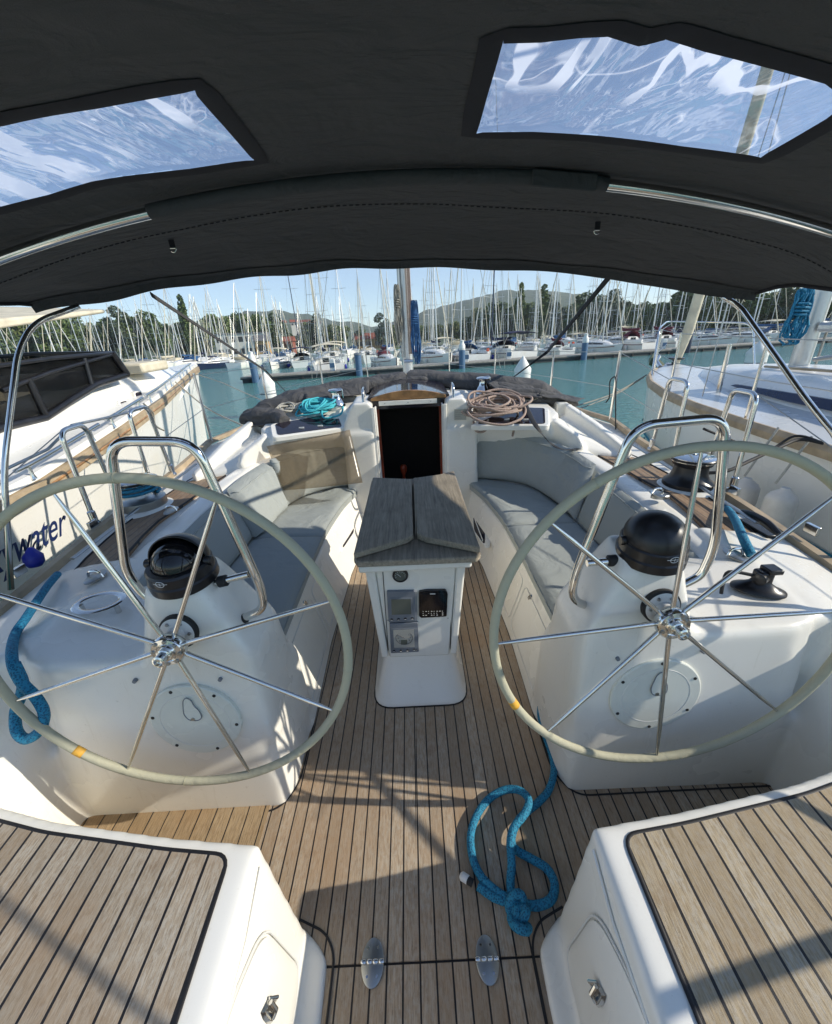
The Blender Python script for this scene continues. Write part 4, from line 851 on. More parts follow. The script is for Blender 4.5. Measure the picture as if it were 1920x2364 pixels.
for W in (WR, WLf):
    W2 = [clampx(p) for p in W]; c = sum(W2, Vector())/len(W2)
    x0, x1, y0, y1 = min(p.x for p in W2), max(p.x for p in W2), min(p.y for p in W2), max(p.y for p in W2)
    m = MB(); n = 70; idx = {}
    for j in range(n+1):
        for i in range(n+1):
            x = x0-.02+(x1-x0+.04)*i/n; y = y0-.02+(y1-y0+.04)*j/n
            w_ = .004*noise.noise(Vector((x*6, y*9, 3)))+.003*noise.noise(Vector((x*14+y*9, y*5, 9)))
            idx[i, j] = len(m.v); m.v.append(Vector((x, y, S(x, y)+.004+w_)))
    for j in range(n):
        for i in range(n):
            p = (m.v[idx[i, j]]+m.v[idx[i+1, j+1]])/2; q_ = c+(p-c)*.955
            if inside(q_.x, q_.y, W2): m.f.append((idx[i, j], idx[i+1, j], idx[i+1, j+1], idx[i, j+1])); m.mi.append(0)
    wd = m.build('window', 'clear_vinyl', bim, smooth=180, normals=False)
    sp = []
    for i in range(len(W2)):
        p0, p1, p2, p3 = W2[(i-1) % len(W2)], W2[i], W2[(i+1) % len(W2)], W2[(i+2) % len(W2)]
        for k in range(6): sp.append(p1.lerp(p2, k/6))
    def off_pt(i, d):
        n_ = len(sp); a, b_ = sp[(i-1) % n_], sp[(i+1) % n_]; t = (b_-a); t.z = 0; t.normalize(); nn = Vector((-t.y, t.x, 0))
        if nn.dot(sp[i]-c) < 0: nn = -nn
        return sp[i]+nn*d
    inn_, out_ = [], []
    for i in range(len(sp)):
        a = off_pt(i, -.009); o_ = off_pt(i, .024+.003*noise.noise(sp[i]*7))
        inn_.append((a.x, a.y, S(a.x, a.y)-.0012)); out_.append((o_.x, o_.y, S(o_.x, o_.y)-.0018))
    mid_ = [((a[0]+c_[0])/2, (a[1]+c_[1])/2, (a[2]+c_[2])/2-.0025) for a, c_ in zip(inn_, out_)]
    n_ = len(sp); m = MB(); m.v = [Vector(p) for p in inn_+mid_+out_]
    for r_ in range(2):
        for i in range(n_): m.f.append((r_*n_+i, r_*n_+(i+1) % n_, (r_+1)*n_+(i+1) % n_, (r_+1)*n_+i)); m.mi.append(0)
    m.build('window_border', 'bimini_border', bim, smooth=180, normals=False)
# hem and bow tubes
hem = [(x, YF(x), S(x, YF(x))-.004+.007*math.sin(x*11)*math.sin(x*3)) for x in [XL+(XR-XL)*i/160 for i in range(161)]]
MB().tube(hem, .008, 8).build('hem', 'bimini_border', bim, smooth=180)
b = MB(); b.loft([[(x, y-.03, S(x, y-.03)-.004), (x, y-.005, z-.006), (x, y+.004+.006*math.sin(x*7), z-.022-.010*abs(x))] for x, y, z in hem], closed=False); b.build('hem_flap', 'bimini_canvas2', bim, smooth=180, normals=False)
for sx in (XL, XR): MB().tube([(sx, YB+(YF(sx)-YB)*i/60, S(sx, YB+(YF(sx)-YB)*i/60)) for i in range(61)], .011, 8).build('hem', 'bimini_border', bim, smooth=180)
st_ = MB()
for i in range(150):
    x = -1.5+3.0*i/150; y = 1.56+.02*math.sin(x*3); st_.tube([(x, y, S(x, y)-.0015), (x+.012, y, S(x+.012, y)-.0015)], .0016, 4)
st_.build('stitched_seam', 'bimini_border', bim)
yb_ = lambda x: 1.20+.02*x
tubep = lambda x: Vector((x, yb_(x), S(x, yb_(x), False)-.021))
for xa, xb in ((-1.58, -.575), (.455, 1.52)):
    MB().tube([tubep(xa+(xb-xa)*i/40) for i in range(41)], .0125, 14).build('frame_bow', 'steel', bim, smooth=180)
MB().tube([tubep(-.60+1.10*i/40)+Vector((0, 0, .002)) for i in range(41)], .0165, 12).build('bow_sleeve', 'bimini_canvas2', bim, smooth=180)
p_ = [(.31, 1.185), (.47, 1.19), (.445, 1.235), (.335, 1.24)]
b = MB(); b.loft([[(x, y, S(x, y)-.040 if j < 2 else S(x, y)-.03) for j, (x, y) in enumerate(p_)], [(x, y, S(x, y)-.004) for x, y in p_]]); b.build('sleeve_flap', 'bimini_canvas2', bim, bevel=.004)
for u, v in (ds(357, 500), ds(1247, 462)):
    p = hitS(u, v); m = MB().box((p.x-.009, p.y-.003, p.z-.022), (p.x+.009, p.y+.002, p.z)); m.build('ring_tab', 'bimini_border', bim, bevel=.001)
    MB().tube([p+Vector((.0105*math.cos(a), -.002, -.025+.0115*math.sin(a))) for a in [math.pi+i*math.pi/12 for i in range(13)]]+[p+Vector((.0105, -.002, -.025)), p+Vector((-.0105, -.002, -.025))], .0016, 8).build('ring', 'steel', bim)
# frame legs
lr = [U(*A2(1352, 195), x=1.50)+Vector((-.06, .05, .05)), U(*A2(1352, 195), x=1.50), U(*A2(1500, 400), x=1.52), U(*A2(1640, 600), x=1.56), Vector((1.60, 1.42, 1.06)), Vector((1.665, 1.36, .64))]
MB().tube(rounded(lr, .10, 8), .0115, 16).build('frame_leg', 'steel', bim, smooth=180)
ll = [U(*A1(215, 250), x=-1.50)+Vector((.1, .05, .05)), U(*A1(140, 262), x=-1.52), U(*A1(75, 380), x=-1.56), Vector((-1.62, 1.55, 1.12)), Vector((-1.70, 1.42, .64))]
MB().tube(rounded(ll, .10, 8), .011, 16).build('frame_leg', 'steel', bim, smooth=180)
for sx, zz in ((1, 0), (-1, 0)):
    c = Vector((sx*1.60, 1.0, 1.05)); e = Vector((1.56 if sx > 0 else -1.62, .58, S(sx*1.55, .58)))
    MB().tube([c, e], .0125, 12).build('frame_leg', 'steel', bim, smooth=180)
    pass
    MB().tube([tubep(1.52 if sx > 0 else -1.58), (sx*1.62, 1.12, 1.35), c], .0125, 12).build('frame_leg', 'steel', bim, smooth=180)
    MB().tube([c, (sx*1.64, .9, .60)], .0125, 12).build('frame_leg', 'steel', bim, smooth=180)
MB().tube([(1.575, 1.30, 1.30), (1.55, .806, 1.01), (1.55, .25, .68)], .0125, 12).build('frame_strut', 'steel', bim, smooth=180)
MB().tube([(-1.62, 1.30, 1.30), (-1.60, .806, 1.01), (-1.60, .25, .68)], .0125, 12).build('frame_strut', 'steel', bim, smooth=180)
for s in (1, -1):
    MB().tube([(s*1.50, -.40, .60), (s*1.185, .084, 1.40), (s*1.09, .23, 1.60), (s*.05, 6.9, 12.9)], .006, 8).build('backstay', 'steel_dull', yacht)
    MB().tube(rounded([(s*1.60, .42, .56), (s*1.60, .24, .93), (s*1.60, .10, 1.19), (s*1.55, -.45, 1.17), (s*1.2, -.6, 1.15)], .08, 6), .0155, 12).build('pushpit', 'steel', yacht, smooth=180)
    MB().tube([(s*1.58, -.1, .55), (s*1.58, -.1, 1.17)], .013, 12).build('pushpit_post', 'steel', yacht, smooth=180)
# webbing straps down to the deck
def strap(pts, w_, mat='rubber', par=bim, name='strap', up=(1, 0, .3)):
    MB().tube(pts, w_, 8, flat=.16 if 0 else .25, up=up).build(name, mat, par, smooth=180)
a = Vector((-1.13, 2.06, 1.735)); strap([a, U(*A1(1110, 462), y=4.1), U(*A1(1190, 545), y=3.9)], .014)
a = Vector((.93, 2.08, 1.72)); strap([a, U(*A2(545, 385), y=3.9), U(*A2(350, 530), y=3.75)], .014)
# ================================================================== FOLDED SPRAYHOOD
sh = thing('folded_sprayhood', 'crumpled dark grey sprayhood lying folded across the cabin top', 'sprayhood', (0, 3.7, 1.0))
def roll(path, radii, name, sd, seg=36, amp=.021):
    b = MB(); pts = spline(path, 26); n = len(pts); rows = []
    for i, p in enumerate(pts):
        t = (pts[min(n-1, i+1)]-pts[max(0, i-1)]).normalized(); up = Vector((0, 0, 1)); sd_ = t.cross(up).normalized(); f = i/(n-1)
        k = f*(len(radii)-1); a_ = int(min(k, len(radii)-2)); rv, rh = [radii[a_][j]+(radii[a_+1][j]-radii[a_][j])*(k-a_) for j in (0, 1)]
        row = []
        for q in range(seg):
            an = 2*math.pi*q/seg; cp = p+up*math.sin(an)*rv+sd_*math.cos(an)*rh
            w1 = Vector((cp.x*3.0+sd, cp.y*6+cp.x*2, cp.z*11)); rdg = 1-abs(noise.noise(w1*1.3))*2.2
            d = noise.noise(w1)*amp*.9+(rdg-.5)*amp*.45+noise.noise(Vector((cp.x*6, cp.y*9+cp.x*4, cp.z*14+sd)))*amp*.35
            row.append(cp+(up*math.sin(an)+sd_*math.cos(an))*d)
        rows.append(row)
    b.loft(rows); b.build(name, 'hood_canvas', sh, smooth=50)
roll([(-1.40, 3.42, .885), (-1.22, 3.5, .965), (-.98, 3.58, 1.03), (-.5, 3.78, 1.075), (-.05, 3.92, 1.10)], [(.07, .05), (.09, .12), (.075, .16), (.075, .14), (.075, .12)], 'canvas_roll', 1)
roll([(.0, 3.93, 1.12), (.4, 3.83, 1.085), (.85, 3.62, 1.04), (1.12, 3.50, .98), (1.36, 3.40, .885)], [(.07, .12), (.075, .14), (.08, .16), (.085, .13), (.035, .06)], 'canvas_roll', 2)
roll([(-1.36, 3.30, .93), (-1.2, 3.22, .965), (-1.03, 3.15, .97), (-.95, 3.05, .95)], [(.03, .06), (.07, .08), (.06, .06), (.03, .04)], 'canvas_fold', 5, amp=.035)
roll([(.70, 3.42, 1.00), (.9, 3.36, .99), (1.15, 3.34, .97), (1.34, 3.32, .925)], [(.05, .06), (.06, .08), (.045, .08), (.02, .05)], 'canvas_fold', 6, amp=.035)
def flap(cs, name, sd, amp=.02, nu=18, nv=10):
    q = [Vector(c) for c in cs]; rows = []
    for i in range(nv+1):
        row = []
        for k in range(nu+1):
            p = (q[0].lerp(q[1], k/nu)).lerp(q[3].lerp(q[2], k/nu), i/nv); d = (.5-abs(noise.noise(Vector((p.x*4+sd, p.y*4, p.z*4)))))*amp*1.6+noise.noise(Vector((p.x*9, p.y*9, sd)))*amp*.5
            row.append((p.x, p.y-d*.5, p.z+d))
        rows.append(row)
    MB().loft(rows, closed=False).build(name, 'hood_canvas', sh, smooth=50, solid=.006, normals=False)
flap([(-1.42, 3.40, .93), (-1.12, 3.30, 1.01), (-1.0, 3.10, .935), (-1.25, 3.12, .90)], 'canvas_flap', 3)
flap([(.60, 3.55, 1.10), (1.0, 3.45, 1.04), (1.02, 3.22, .98), (.72, 3.30, 1.02)], 'canvas_flap', 7)
flap([(1.0, 3.50, 1.01), (1.44, 3.42, .93), (1.30, 3.22, .93), (1.0, 3.25, .985)], 'canvas_flap', 11, .03)
flap([(-.9, 3.55, 1.09), (-.35, 3.70, 1.13), (-.35, 3.55, 1.045), (-.85, 3.38, 1.02)], 'canvas_flap', 15, .025)
roll([(-.12, 3.80, 1.12), (.1, 3.78, 1.12), (.16, 3.77, 1.11)], [(.02, .05), (.02, .05), (.01, .03)], 'canvas_fold', 9, amp=.01)
strap([(-.02, 3.74, 1.17), (-.03, 3.66, 1.12), (-.03, 3.62, 1.06)], .016, par=sh, up=(1, 0, 0))
pts = spline([U(*A2(440, 560), y=3.42)+Vector((0, 0, 0)), U(*A2(470, 640), z=.955), U(*A2(505, 700), z=.91), U(*A2(560, 765), z=.81), U(*A2(620, 792), z=.77), U(*A2(700, 788), z=.70), U(*A2(870, 802), z=.66)], 6)
tag(MB().tube(pts, .018, 8, flat=.14, up=(0, 0, 1)).build('webbing_strap', 'rubber', smooth=180), 'long black webbing strap trailing over the right hatch and coaming', 'strap')
# ================================================================== ROPES ABOARD
def coil_pile(c, rx_, ry_, n, r_, mat, lab, sd, hang=(), slope=.25, turns=22):
    rn = random.Random(sd); b = MB()
    for i in range(n):
        ox, oy = rn.gauss(0, rx_*.22), rn.gauss(0, ry_*.22); a0 = rn.uniform(0, 6.28); ex = rn.uniform(.5, 1)*rx_; ey = rn.uniform(.45, 1)*ry_; rot = rn.uniform(-.5, .5)
        pts = []
        for k in range(turns):
            a = 2*math.pi*k/turns; x = math.cos(a)*ex; y = math.sin(a)*ey; xx = x*math.cos(rot)-y*math.sin(rot)+ox; yy = x*math.sin(rot)+y*math.cos(rot)+oy
            pts.append((c[0]+xx, c[1]+yy, c[2]+r_+yy*slope+rn.uniform(0, .004)+.006*i*r_/.006*.55+.012*math.sin(a*2+a0)))
        b.tube(spline(pts, 3, True), r_, 8, closed=True)
    for h in hang: b.tube(spline(h, 8), r_, 8)
    return tag(b.build('coiled_rope', mat, smooth=180), lab, 'rope')
c = U(1040+.2074*500, 840+.2074*520, z=.97)
hg = [[(c.x-.16, c.y-.05, c.z+.05), U(1040+.2074*250, 840+.2074*560, z=.93), U(1040+.2074*262, 840+.2074*720, y=2.84), U(1040+.2074*330, 840+.2074*760, y=2.84), U(1040+.2074*400, 840+.2074*720, y=2.84), U(1040+.2074*410, 840+.2074*620, z=.92)],
      [(c.x+.1, c.y, c.z+.05), U(1040+.2074*745, 840+.2074*560, z=.93), U(1040+.2074*720, 840+.2074*640, z=.89), U(1040+.2074*685, 840+.2074*800, y=2.80)],
      [U(1040+.2074*260, 840+.2074*300, z=1.04), U(1040+.2074*255, 840+.2074*450, z=.99), U(1040+.2074*320, 840+.2074*540, z=.95), U(1040+.2074*290, 840+.2074*590, z=.93)]]
coil_pile((c.x, c.y+.04, c.z), .21, .17, 15, .0085, 'rope_beige', 'pile of beige flecked rope heaped over the right cabin-top winch', 11, hg, .3)
c = U(500+.2074*1120, 840+.2074*510, z=.985)
coil_pile((c.x, c.y, c.z), .13, .12, 12, .0075, 'rope_teal', 'turquoise rope coiled beside the left cabin-top winch', 5, [[(c.x+.05, c.y-.05, c.z+.02), U(500+.2074*1200, 840+.2074*600, z=.955), U(500+.2074*1380, 840+.2074*560, z=.965), (wl1.x+.05, wl1.y, .99)]], .2)
c = U(500+.2074*830, 840+.2074*520, z=.985)
coil_pile((c.x, c.y+.03, c.z), .12, .08, 7, .007, 'rope_white', 'whitish rope tucked under the left end of the folded sprayhood', 8, (), .2)
c = U(1040+.2074*600, 840+.2074*380, z=1.0)
coil_pile((c.x+.02, c.y+.05, c.z-.02), .2, .05, 8, .005, 'rope_grey', 'thin grey lines running aft under the right side of the sprayhood', 12, (), .2)
# the blue sheet on the floor
zr = .015
F2 = lambda a, b_, z=zr: U(*FC(a, b_), z=z)
pts = [F2(1357, 598, .17), F2(1310, 620, .10), F2(1298, 700, .04), F2(1318, 790), F2(1348, 880), F2(1362, 960), F2(1340, 1050), F2(1290, 1110), F2(1235, 1155, .03), F2(1185, 1215, .035), F2(1165, 1290, .03), F2(1190, 1335), F2(1260, 1375), F2(1330, 1420), F2(1365, 1490), F2(1350, 1560), F2(1290, 1590), F2(1230, 1585), F2(1150, 1560), F2(1070, 1505), F2(1020, 1450), F2(985, 1370), F2(975, 1270), F2(1000, 1180), F2(1055, 1100), F2(1130, 1055, .03), F2(1200, 1055, .045), F2(1245, 1100, .06), F2(1225, 1165, .065), F2(1175, 1230, .06), F2(1160, 1300, .05), F2(1165, 1400, .035), F2(1160, 1480), F2(1165, 1560), F2(1175, 1600, .03)]
rp = MB().tube(spline(pts, 7), .0128, 12); o = rp.build('mooring_rope', 'rope_blue', smooth=180)
tag(o, 'thick blue rope looped and knotted on the teak cockpit floor', 'rope')
kn = MB(); kc = F2(1195, 1620, .035)
kn.tube(spline([kc+Vector((.021*math.cos(t)*(1+.1*math.sin(3*t)), .018*math.sin(t)+.022-.0042*t, .014*math.sin(t*1.3))) for t in [i*.6 for i in range(22)]], 3), .0125, 10); kn.tube([kc+Vector((0, .03, -.01)), kc+Vector((0, -.03, -.008))], .021, 10); kn.build('knot', 'rope_blue', o, smooth=180)
MB().tube(spline([F2(1150, 1575), F2(1080, 1550), F2(1010, 1500)], 5), .0122, 12).build('rope_tail', 'rope_blue', o, smooth=180)
MB().lathe([(.010, 0), (.0125, .006), (.0125, .024), (.006, .03), (0, .03)], F2(968, 1475), (-.9, .5, .1), 16).build('rope_end', 'pile_white', o)
MB().lathe([(.011, 0), (.011, .02)], F2(985, 1487), (-.9, .5, .1), 16).build('whipping', 'rubber', o)
# blue lines at the coamings
pts = [U(*A4(1292, 398), z=.65), U(*A4(1330, 450), z=.69), U(*A4(1370, 540), z=.71), U(*A4(1400, 600), z=.69)]
tag(MB().tube(spline(pts, 6), .017, 12).build('blue_line', 'rope_blue', smooth=180), 'short blue rope led over the teak beside the right helm', 'rope')
pts = [U(*A3(240, 680), z=.655), U(*A3(190, 740), z=.675), U(*A3(110, 860), z=.69), U(*A5(62, 120), z=.675), U(*A5(50, 220), x=-1.22), U(*A5(85, 310), x=-1.18), U(*A5(150, 380), x=-1.14), U(*A5(185, 450), x=-1.12), U(*A5(165, 520), x=-1.14), U(*A5(110, 555), x=-1.18), U(*A5(70, 520), x=-1.21), U(*A5(65, 440), x=-1.22), U(*A5(85, 380), x=-1.2), U(*A5(95, 320), x=-1.19), U(*A5(60, 240), x=-1.2)]
tag(MB().tube(spline(pts, 6), .0145, 12).build('blue_line', 'rope_blue', smooth=180), 'blue rope hanging in a loop inside the rim of the left steering wheel', 'rope')
pts = [(-1.64+.105*math.cos(t), 2.26+.105*math.sin(t), .73+.004*t) for t in [i*.5 for i in range(40)]]
tag(MB().tube(pts+[tuple(U(*A3(560, 400), z=.66)), tuple(U(*A3(545, 430), z=.65))], .010, 10).build('winch_line', 'rope_blue', smooth=180), 'blue sheet wound round the large left deck winch', 'rope')
WORLD_BEFORE = {o.name for o in bpy.data.objects}
# ================================================================== WATER, SHORE, HILLS
WZ = -.75
MB().add([(-2100, -400, WZ), (2100, -400, WZ), (2100, 1950, WZ), (-2100, 1950, WZ)], [(0, 1, 2, 3)]).build('water', 'lake_water', smooth=0, normals=False)['kind'] = 'structure'
def shore_y(x): return interp(x, [(-500, 110), (-130, 128), (-40, 165), (15, 178), (60, 150), (105, 98), (150, 78), (500, 60)])
b = MB(); rows = []
for j, (dy, z) in enumerate(((0, WZ-.3), (1.5, -.35), (12, -.15), (60, .2), (260, 1.5))):
    rows.append([(x, shore_y(x)+dy, z+.3*noise.noise(Vector((x*.1, dy*.1, 0)))) for x in range(-400, 401, 10)])
b.loft(rows, closed=False); o = b.build('shore', 'shore_grass', smooth=180); kind(o)
RG = [(-400, 690), (0, 684), (300, 686), (380, 682), (450, 668), (520, 653), (580, 650), (640, 660), (700, 672), (780, 684), (830, 672), (880, 655), (940, 638), (1000, 621), (1060, 611), (1130, 611), (1200, 617), (1260, 626), (1320, 637), (1400, 646), (1500, 640), (1600, 628), (1740, 620), (2000, 610), (2300, 600)]
b = MB(); rows = []
hx = [-400+i*12 for i in range(226)]
for j, (dist, f_) in enumerate(((330, 0.0), (500, .12), (720, .35), (950, .68), (1150, .92), (1300, 1.0), (1500, .85), (1900, .2))):
    row = []
    for u in hx:
        v = interp(u, RG); d = T3 @ ray(u*1.106, v*1.106-2); d = d/math.hypot(d.x, d.y); d.normalize()
        hor = Vector((d.x, d.y, 0)).normalized(); hgt = max(0, d.z/math.hypot(d.x, d.y)*1300+H)
        n_ = noise.noise(Vector((u*.05, dist*.004, 2)))*8+noise.noise(Vector((u*.2, dist*.01, 5)))*4
        row.append((hor.x*dist, hor.y*dist, -.6+hgt*f_+n_*f_*(.25 if f_ == 1 else .8)))
    rows.append(row)
b.loft(rows, closed=False); kind(b.build('hills', 'hill_forest', smooth=180))
def at_dir(dx, dist):
    """ground position at a compass direction, given as a direction read off the photograph's horizon"""
    d = T3 @ ray(dx*1.106, 793-.054*(dx*1.106-938)); h = Vector((d.x, d.y, 0)).normalized(); return h*dist
# ---- reeds along the right shore
rn = random.Random(4); b = MB()
for i in range(5200):
    x = rn.uniform(20, 120); y = shore_y(x)+rn.uniform(-2, 7); h_ = rn.uniform(1.8, 3.8); a = rn.uniform(0, 3.14); w_ = rn.uniform(.08, .2); lx = rn.uniform(-.3, .3)
    b.add([(x-w_*math.cos(a), y-w_*math.sin(a), -.75), (x+w_*math.cos(a), y+w_*math.sin(a), -.75), (x+lx, y, -.75+h_)], [(0, 1, 2)])
kind(b.build('reeds', 'reed', smooth=0, normals=False), 'stuff')
# ---- trees
def leafy(name, lobes, n, size, mat, seed, tall=1):
    rn = random.Random(seed); b = MB(); tot = sum(l[3]*l[4]*l[5] for l in lobes)
    for (cx, cy, cz, rx_, ry_, rz_) in lobes:
        for i in range(int(n*rx_*ry_*rz_/tot)):
            while 1:
                p = Vector((rn.uniform(-1, 1), rn.uniform(-1, 1), rn.uniform(-1, 1)))
                if .25 < p.length < 1: break
            if rn.random() < .65: p = p.normalized()*rn.uniform(.72, 1.04)
            q = Vector((cx+p.x*rx_, cy+p.y*ry_, cz+p.z*rz_)); k = noise.noise(q*1.4+Vector((seed, 0, 0)))
            if k < -.30: continue
            s_ = size*rn.uniform(.6, 1.3); u = Vector((rn.gauss(0, 1), rn.gauss(0, 1), rn.gauss(0, 1))).normalized(); w_ = u.cross(Vector((rn.gauss(0, 1), rn.gauss(0, 1), rn.gauss(0, 1)))).normalized()
            b.add([q-u*s_, q+w_*s_*.6, q+u*s_, q-w_*s_*.6], [(0, 1, 2, 3)])
    return b
def tree_proto(kind_, seed):
    rn = random.Random(seed)
    if kind_ == 'poplar': lobes = [(rn.uniform(-.2, .2), rn.uniform(-.2, .2), 2.5+i*1.5, 1.25-.012*abs(i-3)**2*4, 1.2, 1.5) for i in range(8)]; h_ = 13.5; mat = 'leaf_mid'; n = 4200; sz = .30
    elif kind_ == 'willow': lobes = [(rn.uniform(-2.6, 2.6), rn.uniform(-2, 2), rn.uniform(2.2, 6.5), rn.uniform(1.3, 2.2), rn.uniform(1.3, 2.2), rn.uniform(1.6, 2.6)) for i in range(10)]; h_ = 8; mat = 'leaf_willow'; n = 4600; sz = .34
    elif kind_ == 'airy': lobes = [(rn.uniform(-1.6, 1.6), rn.uniform(-1.4, 1.4), 2.5+i*1.05, rn.uniform(1.0, 1.7), rn.uniform(1, 1.6), rn.uniform(1.0, 1.5)) for i in range(9)]; h_ = 11; mat = 'leaf_grey'; n = 3200; sz = .28
    else: lobes = [(rn.uniform(-2.8, 2.8), rn.uniform(-2.4, 2.4), rn.uniform(3.2, 8.6), rn.uniform(1.4, 2.4), rn.uniform(1.4, 2.4), rn.uniform(1.3, 2.2)) for i in range(12)]; h_ = 10; mat = 'leaf_dark' if kind_ == 'dark' else 'leaf_mid'; n = 5600; sz = .34
    t = thing('tree', 'x', 'tree')
    tk = MB().tube([(0, 0, -.4), (.1, 0, h_*.35), (-.05, .1, h_*.8)], [.28, .2, .06], 8)
    for i in range(7):
        a = rn.uniform(0, 6.28); z = h_*rn.uniform(.2, .6); L_ = rn.uniform(1.2, 2.6); tk.tube([(0, 0, z), (math.cos(a)*L_*.5, math.sin(a)*L_*.5, z+L_*.5), (math.cos(a)*L_, math.sin(a)*L_, z+L_*.9)], [.1, .06, .02], 5)
    tk.build('trunk', 'bark', t, smooth=180); leafy('crown', lobes, n, sz, mat, seed).build('crown', mat, t, smooth=0, normals=False); return t
def copy_tree(o, loc, rz, scl, lab, group, cat=None):
    r_ = o.copy(); COL.objects.link(r_); r_.location = loc; r_.rotation_euler = (0, 0, rz); r_.scale = scl if hasattr(scl, '__len__') else (scl,)*3; r_['label'] = lab; r_['group'] = group
    if cat: r_['category'] = cat
    for ch in o.children:
        c = ch.copy(); COL.objects.link(c); c.parent = r_
        for g_ in ch.children:
            d = g_.copy(); COL.objects.link(d); d.parent = c
    return r_
def kill(o):
    for ch in list(o.children): kill(ch)
    bpy.data.objects.remove(o)
NTH0 = ['first', 'second', 'third', 'fourth', 'fifth', 'sixth', 'seventh', 'eighth', 'ninth', 'tenth', 'eleventh', 'twelfth', 'thirteenth', 'fourteenth', 'fifteenth', 'sixteenth', 'seventeenth', 'eighteenth', 'nineteenth', 'twentieth', 'twenty-first', 'twenty-second', 'twenty-third', 'twenty-fourth', 'twenty-fifth', 'twenty-sixth', 'twenty-seventh', 'twenty-eighth', 'twenty-ninth', 'thirtieth', 'thirty-first', 'thirty-second', 'thirty-third', 'thirty-fourth', 'thirty-fifth', 'thirty-sixth']
def nth(i):
    a, b_ = divmod(i, 10); u = ['', 'first', 'second', 'third', 'fourth', 'fifth', 'sixth', 'seventh', 'eighth', 'ninth']
    return NTH0[i] if i < 19 else (['', '', 'twentieth', 'thirtieth', 'fortieth'][(i+1)//10] if (i+1) % 10 == 0 else ['', '', 'twenty', 'thirty', 'forty'][(i+1)//10]+'-'+u[(i+1) % 10])
NTH = [nth(i) for i in range(49)]
TP = {}
for i, k in enumerate(('poplar', 'willow', 'airy', 'dark', 'round')): TP[k] = [tree_proto(k, 20+i*3), tree_proto(k, 21+i*3)]
PH = dict(poplar=13.5, willow=8.7, airy=12, dark=10.2, round=10.2)
# (direction, distance, top in the photograph, kind)
TL = [(-60, 100, 668, 'round'), (20, 98, 672, 'dark'), (75, 104, 668, 'willow'), (130, 100, 660, 'round'), (185, 108, 655, 'dark'), (235, 112, 662, 'round'), (268, 104, 640, 'airy'), (300, 110, 655, 'round'), (335, 106, 652, 'dark'), (365, 114, 672, 'round'), (403, 112, 624, 'poplar'), (415, 118, 660, 'willow'), (440, 122, 678, 'willow'), (478, 128, 652, 'round'), (505, 130, 655, 'dark'), (532, 128, 652, 'round'), (560, 132, 655, 'dark'), (590, 138, 672, 'dark'), (640, 132, 674, 'willow'), (665, 130, 655, 'airy'), (690, 132, 672, 'willow'), (715, 134, 678, 'round'), (760, 136, 682, 'willow'), (800, 130, 652, 'airy'), (815, 134, 672, 'willow'), (875, 134, 678, 'round'), (905, 132, 672, 'willow'), (935, 134, 672, 'round'), (965, 128, 665, 'willow'), (990, 124, 645, 'dark'), (1020, 122, 636, 'dark'), (1050, 120, 632, 'dark'), (1082, 112, 598, 'poplar'), (1100, 118, 625, 'round'), (1130, 110, 602, 'poplar'), (1150, 112, 615, 'airy'), (1175, 116, 640, 'dark'), (1205, 110, 614, 'dark'), (1240, 108, 618, 'dark'), (1262, 104, 606, 'airy'), (1290, 106, 622, 'dark'), (1320, 102, 635, 'round'), (1345, 96, 632, 'willow'), (1372, 92, 628, 'round'), (1400, 86, 612, 'dark'), (1432, 82, 600, 'dark'), (1452, 78, 648, 'willow'), (1478, 84, 610, 'round'), (1505, 76, 602, 'willow'), (1540, 78, 600, 'dark'), (1575, 72, 610, 'round'), (1605, 74, 602, 'dark'), (1640, 70, 606, 'airy'), (1668, 72, 598, 'dark'), (1700, 66, 590, 'round'), (1735, 68, 586, 'dark'), (1790, 64, 580, 'round')]
KW = dict(poplar='tall narrow poplar', willow='pale green willow-like tree', airy='tall loose grey-green tree', dark='dark green broad tree', round='bushy mid-green tree')
cnt = {}
rn = random.Random(9)
for (dx, dist, top, k) in TL:
    dist *= 1.45; p = at_dir(dx, dist); d = T3 @ ray(dx*1.106, top*1.106); z = H+d.z/math.hypot(d.x, d.y)*dist; sc_ = (z+.4)/PH[k]
    cnt[k] = cnt.get(k, 0)+1; where = NTH[cnt[k]-1]
    copy_tree(TP[k][rn.randrange(2)], (p.x, p.y, -.35), rn.uniform(0, 6.28), (sc_*rn.uniform(.9, 1.15), sc_*rn.uniform(.9, 1.15), sc_), f'{KW[k]} on the far shore, {where} of its kind from the left', 'trees along the far shore')
for k in TP:
    for o in TP[k]: kill(o)
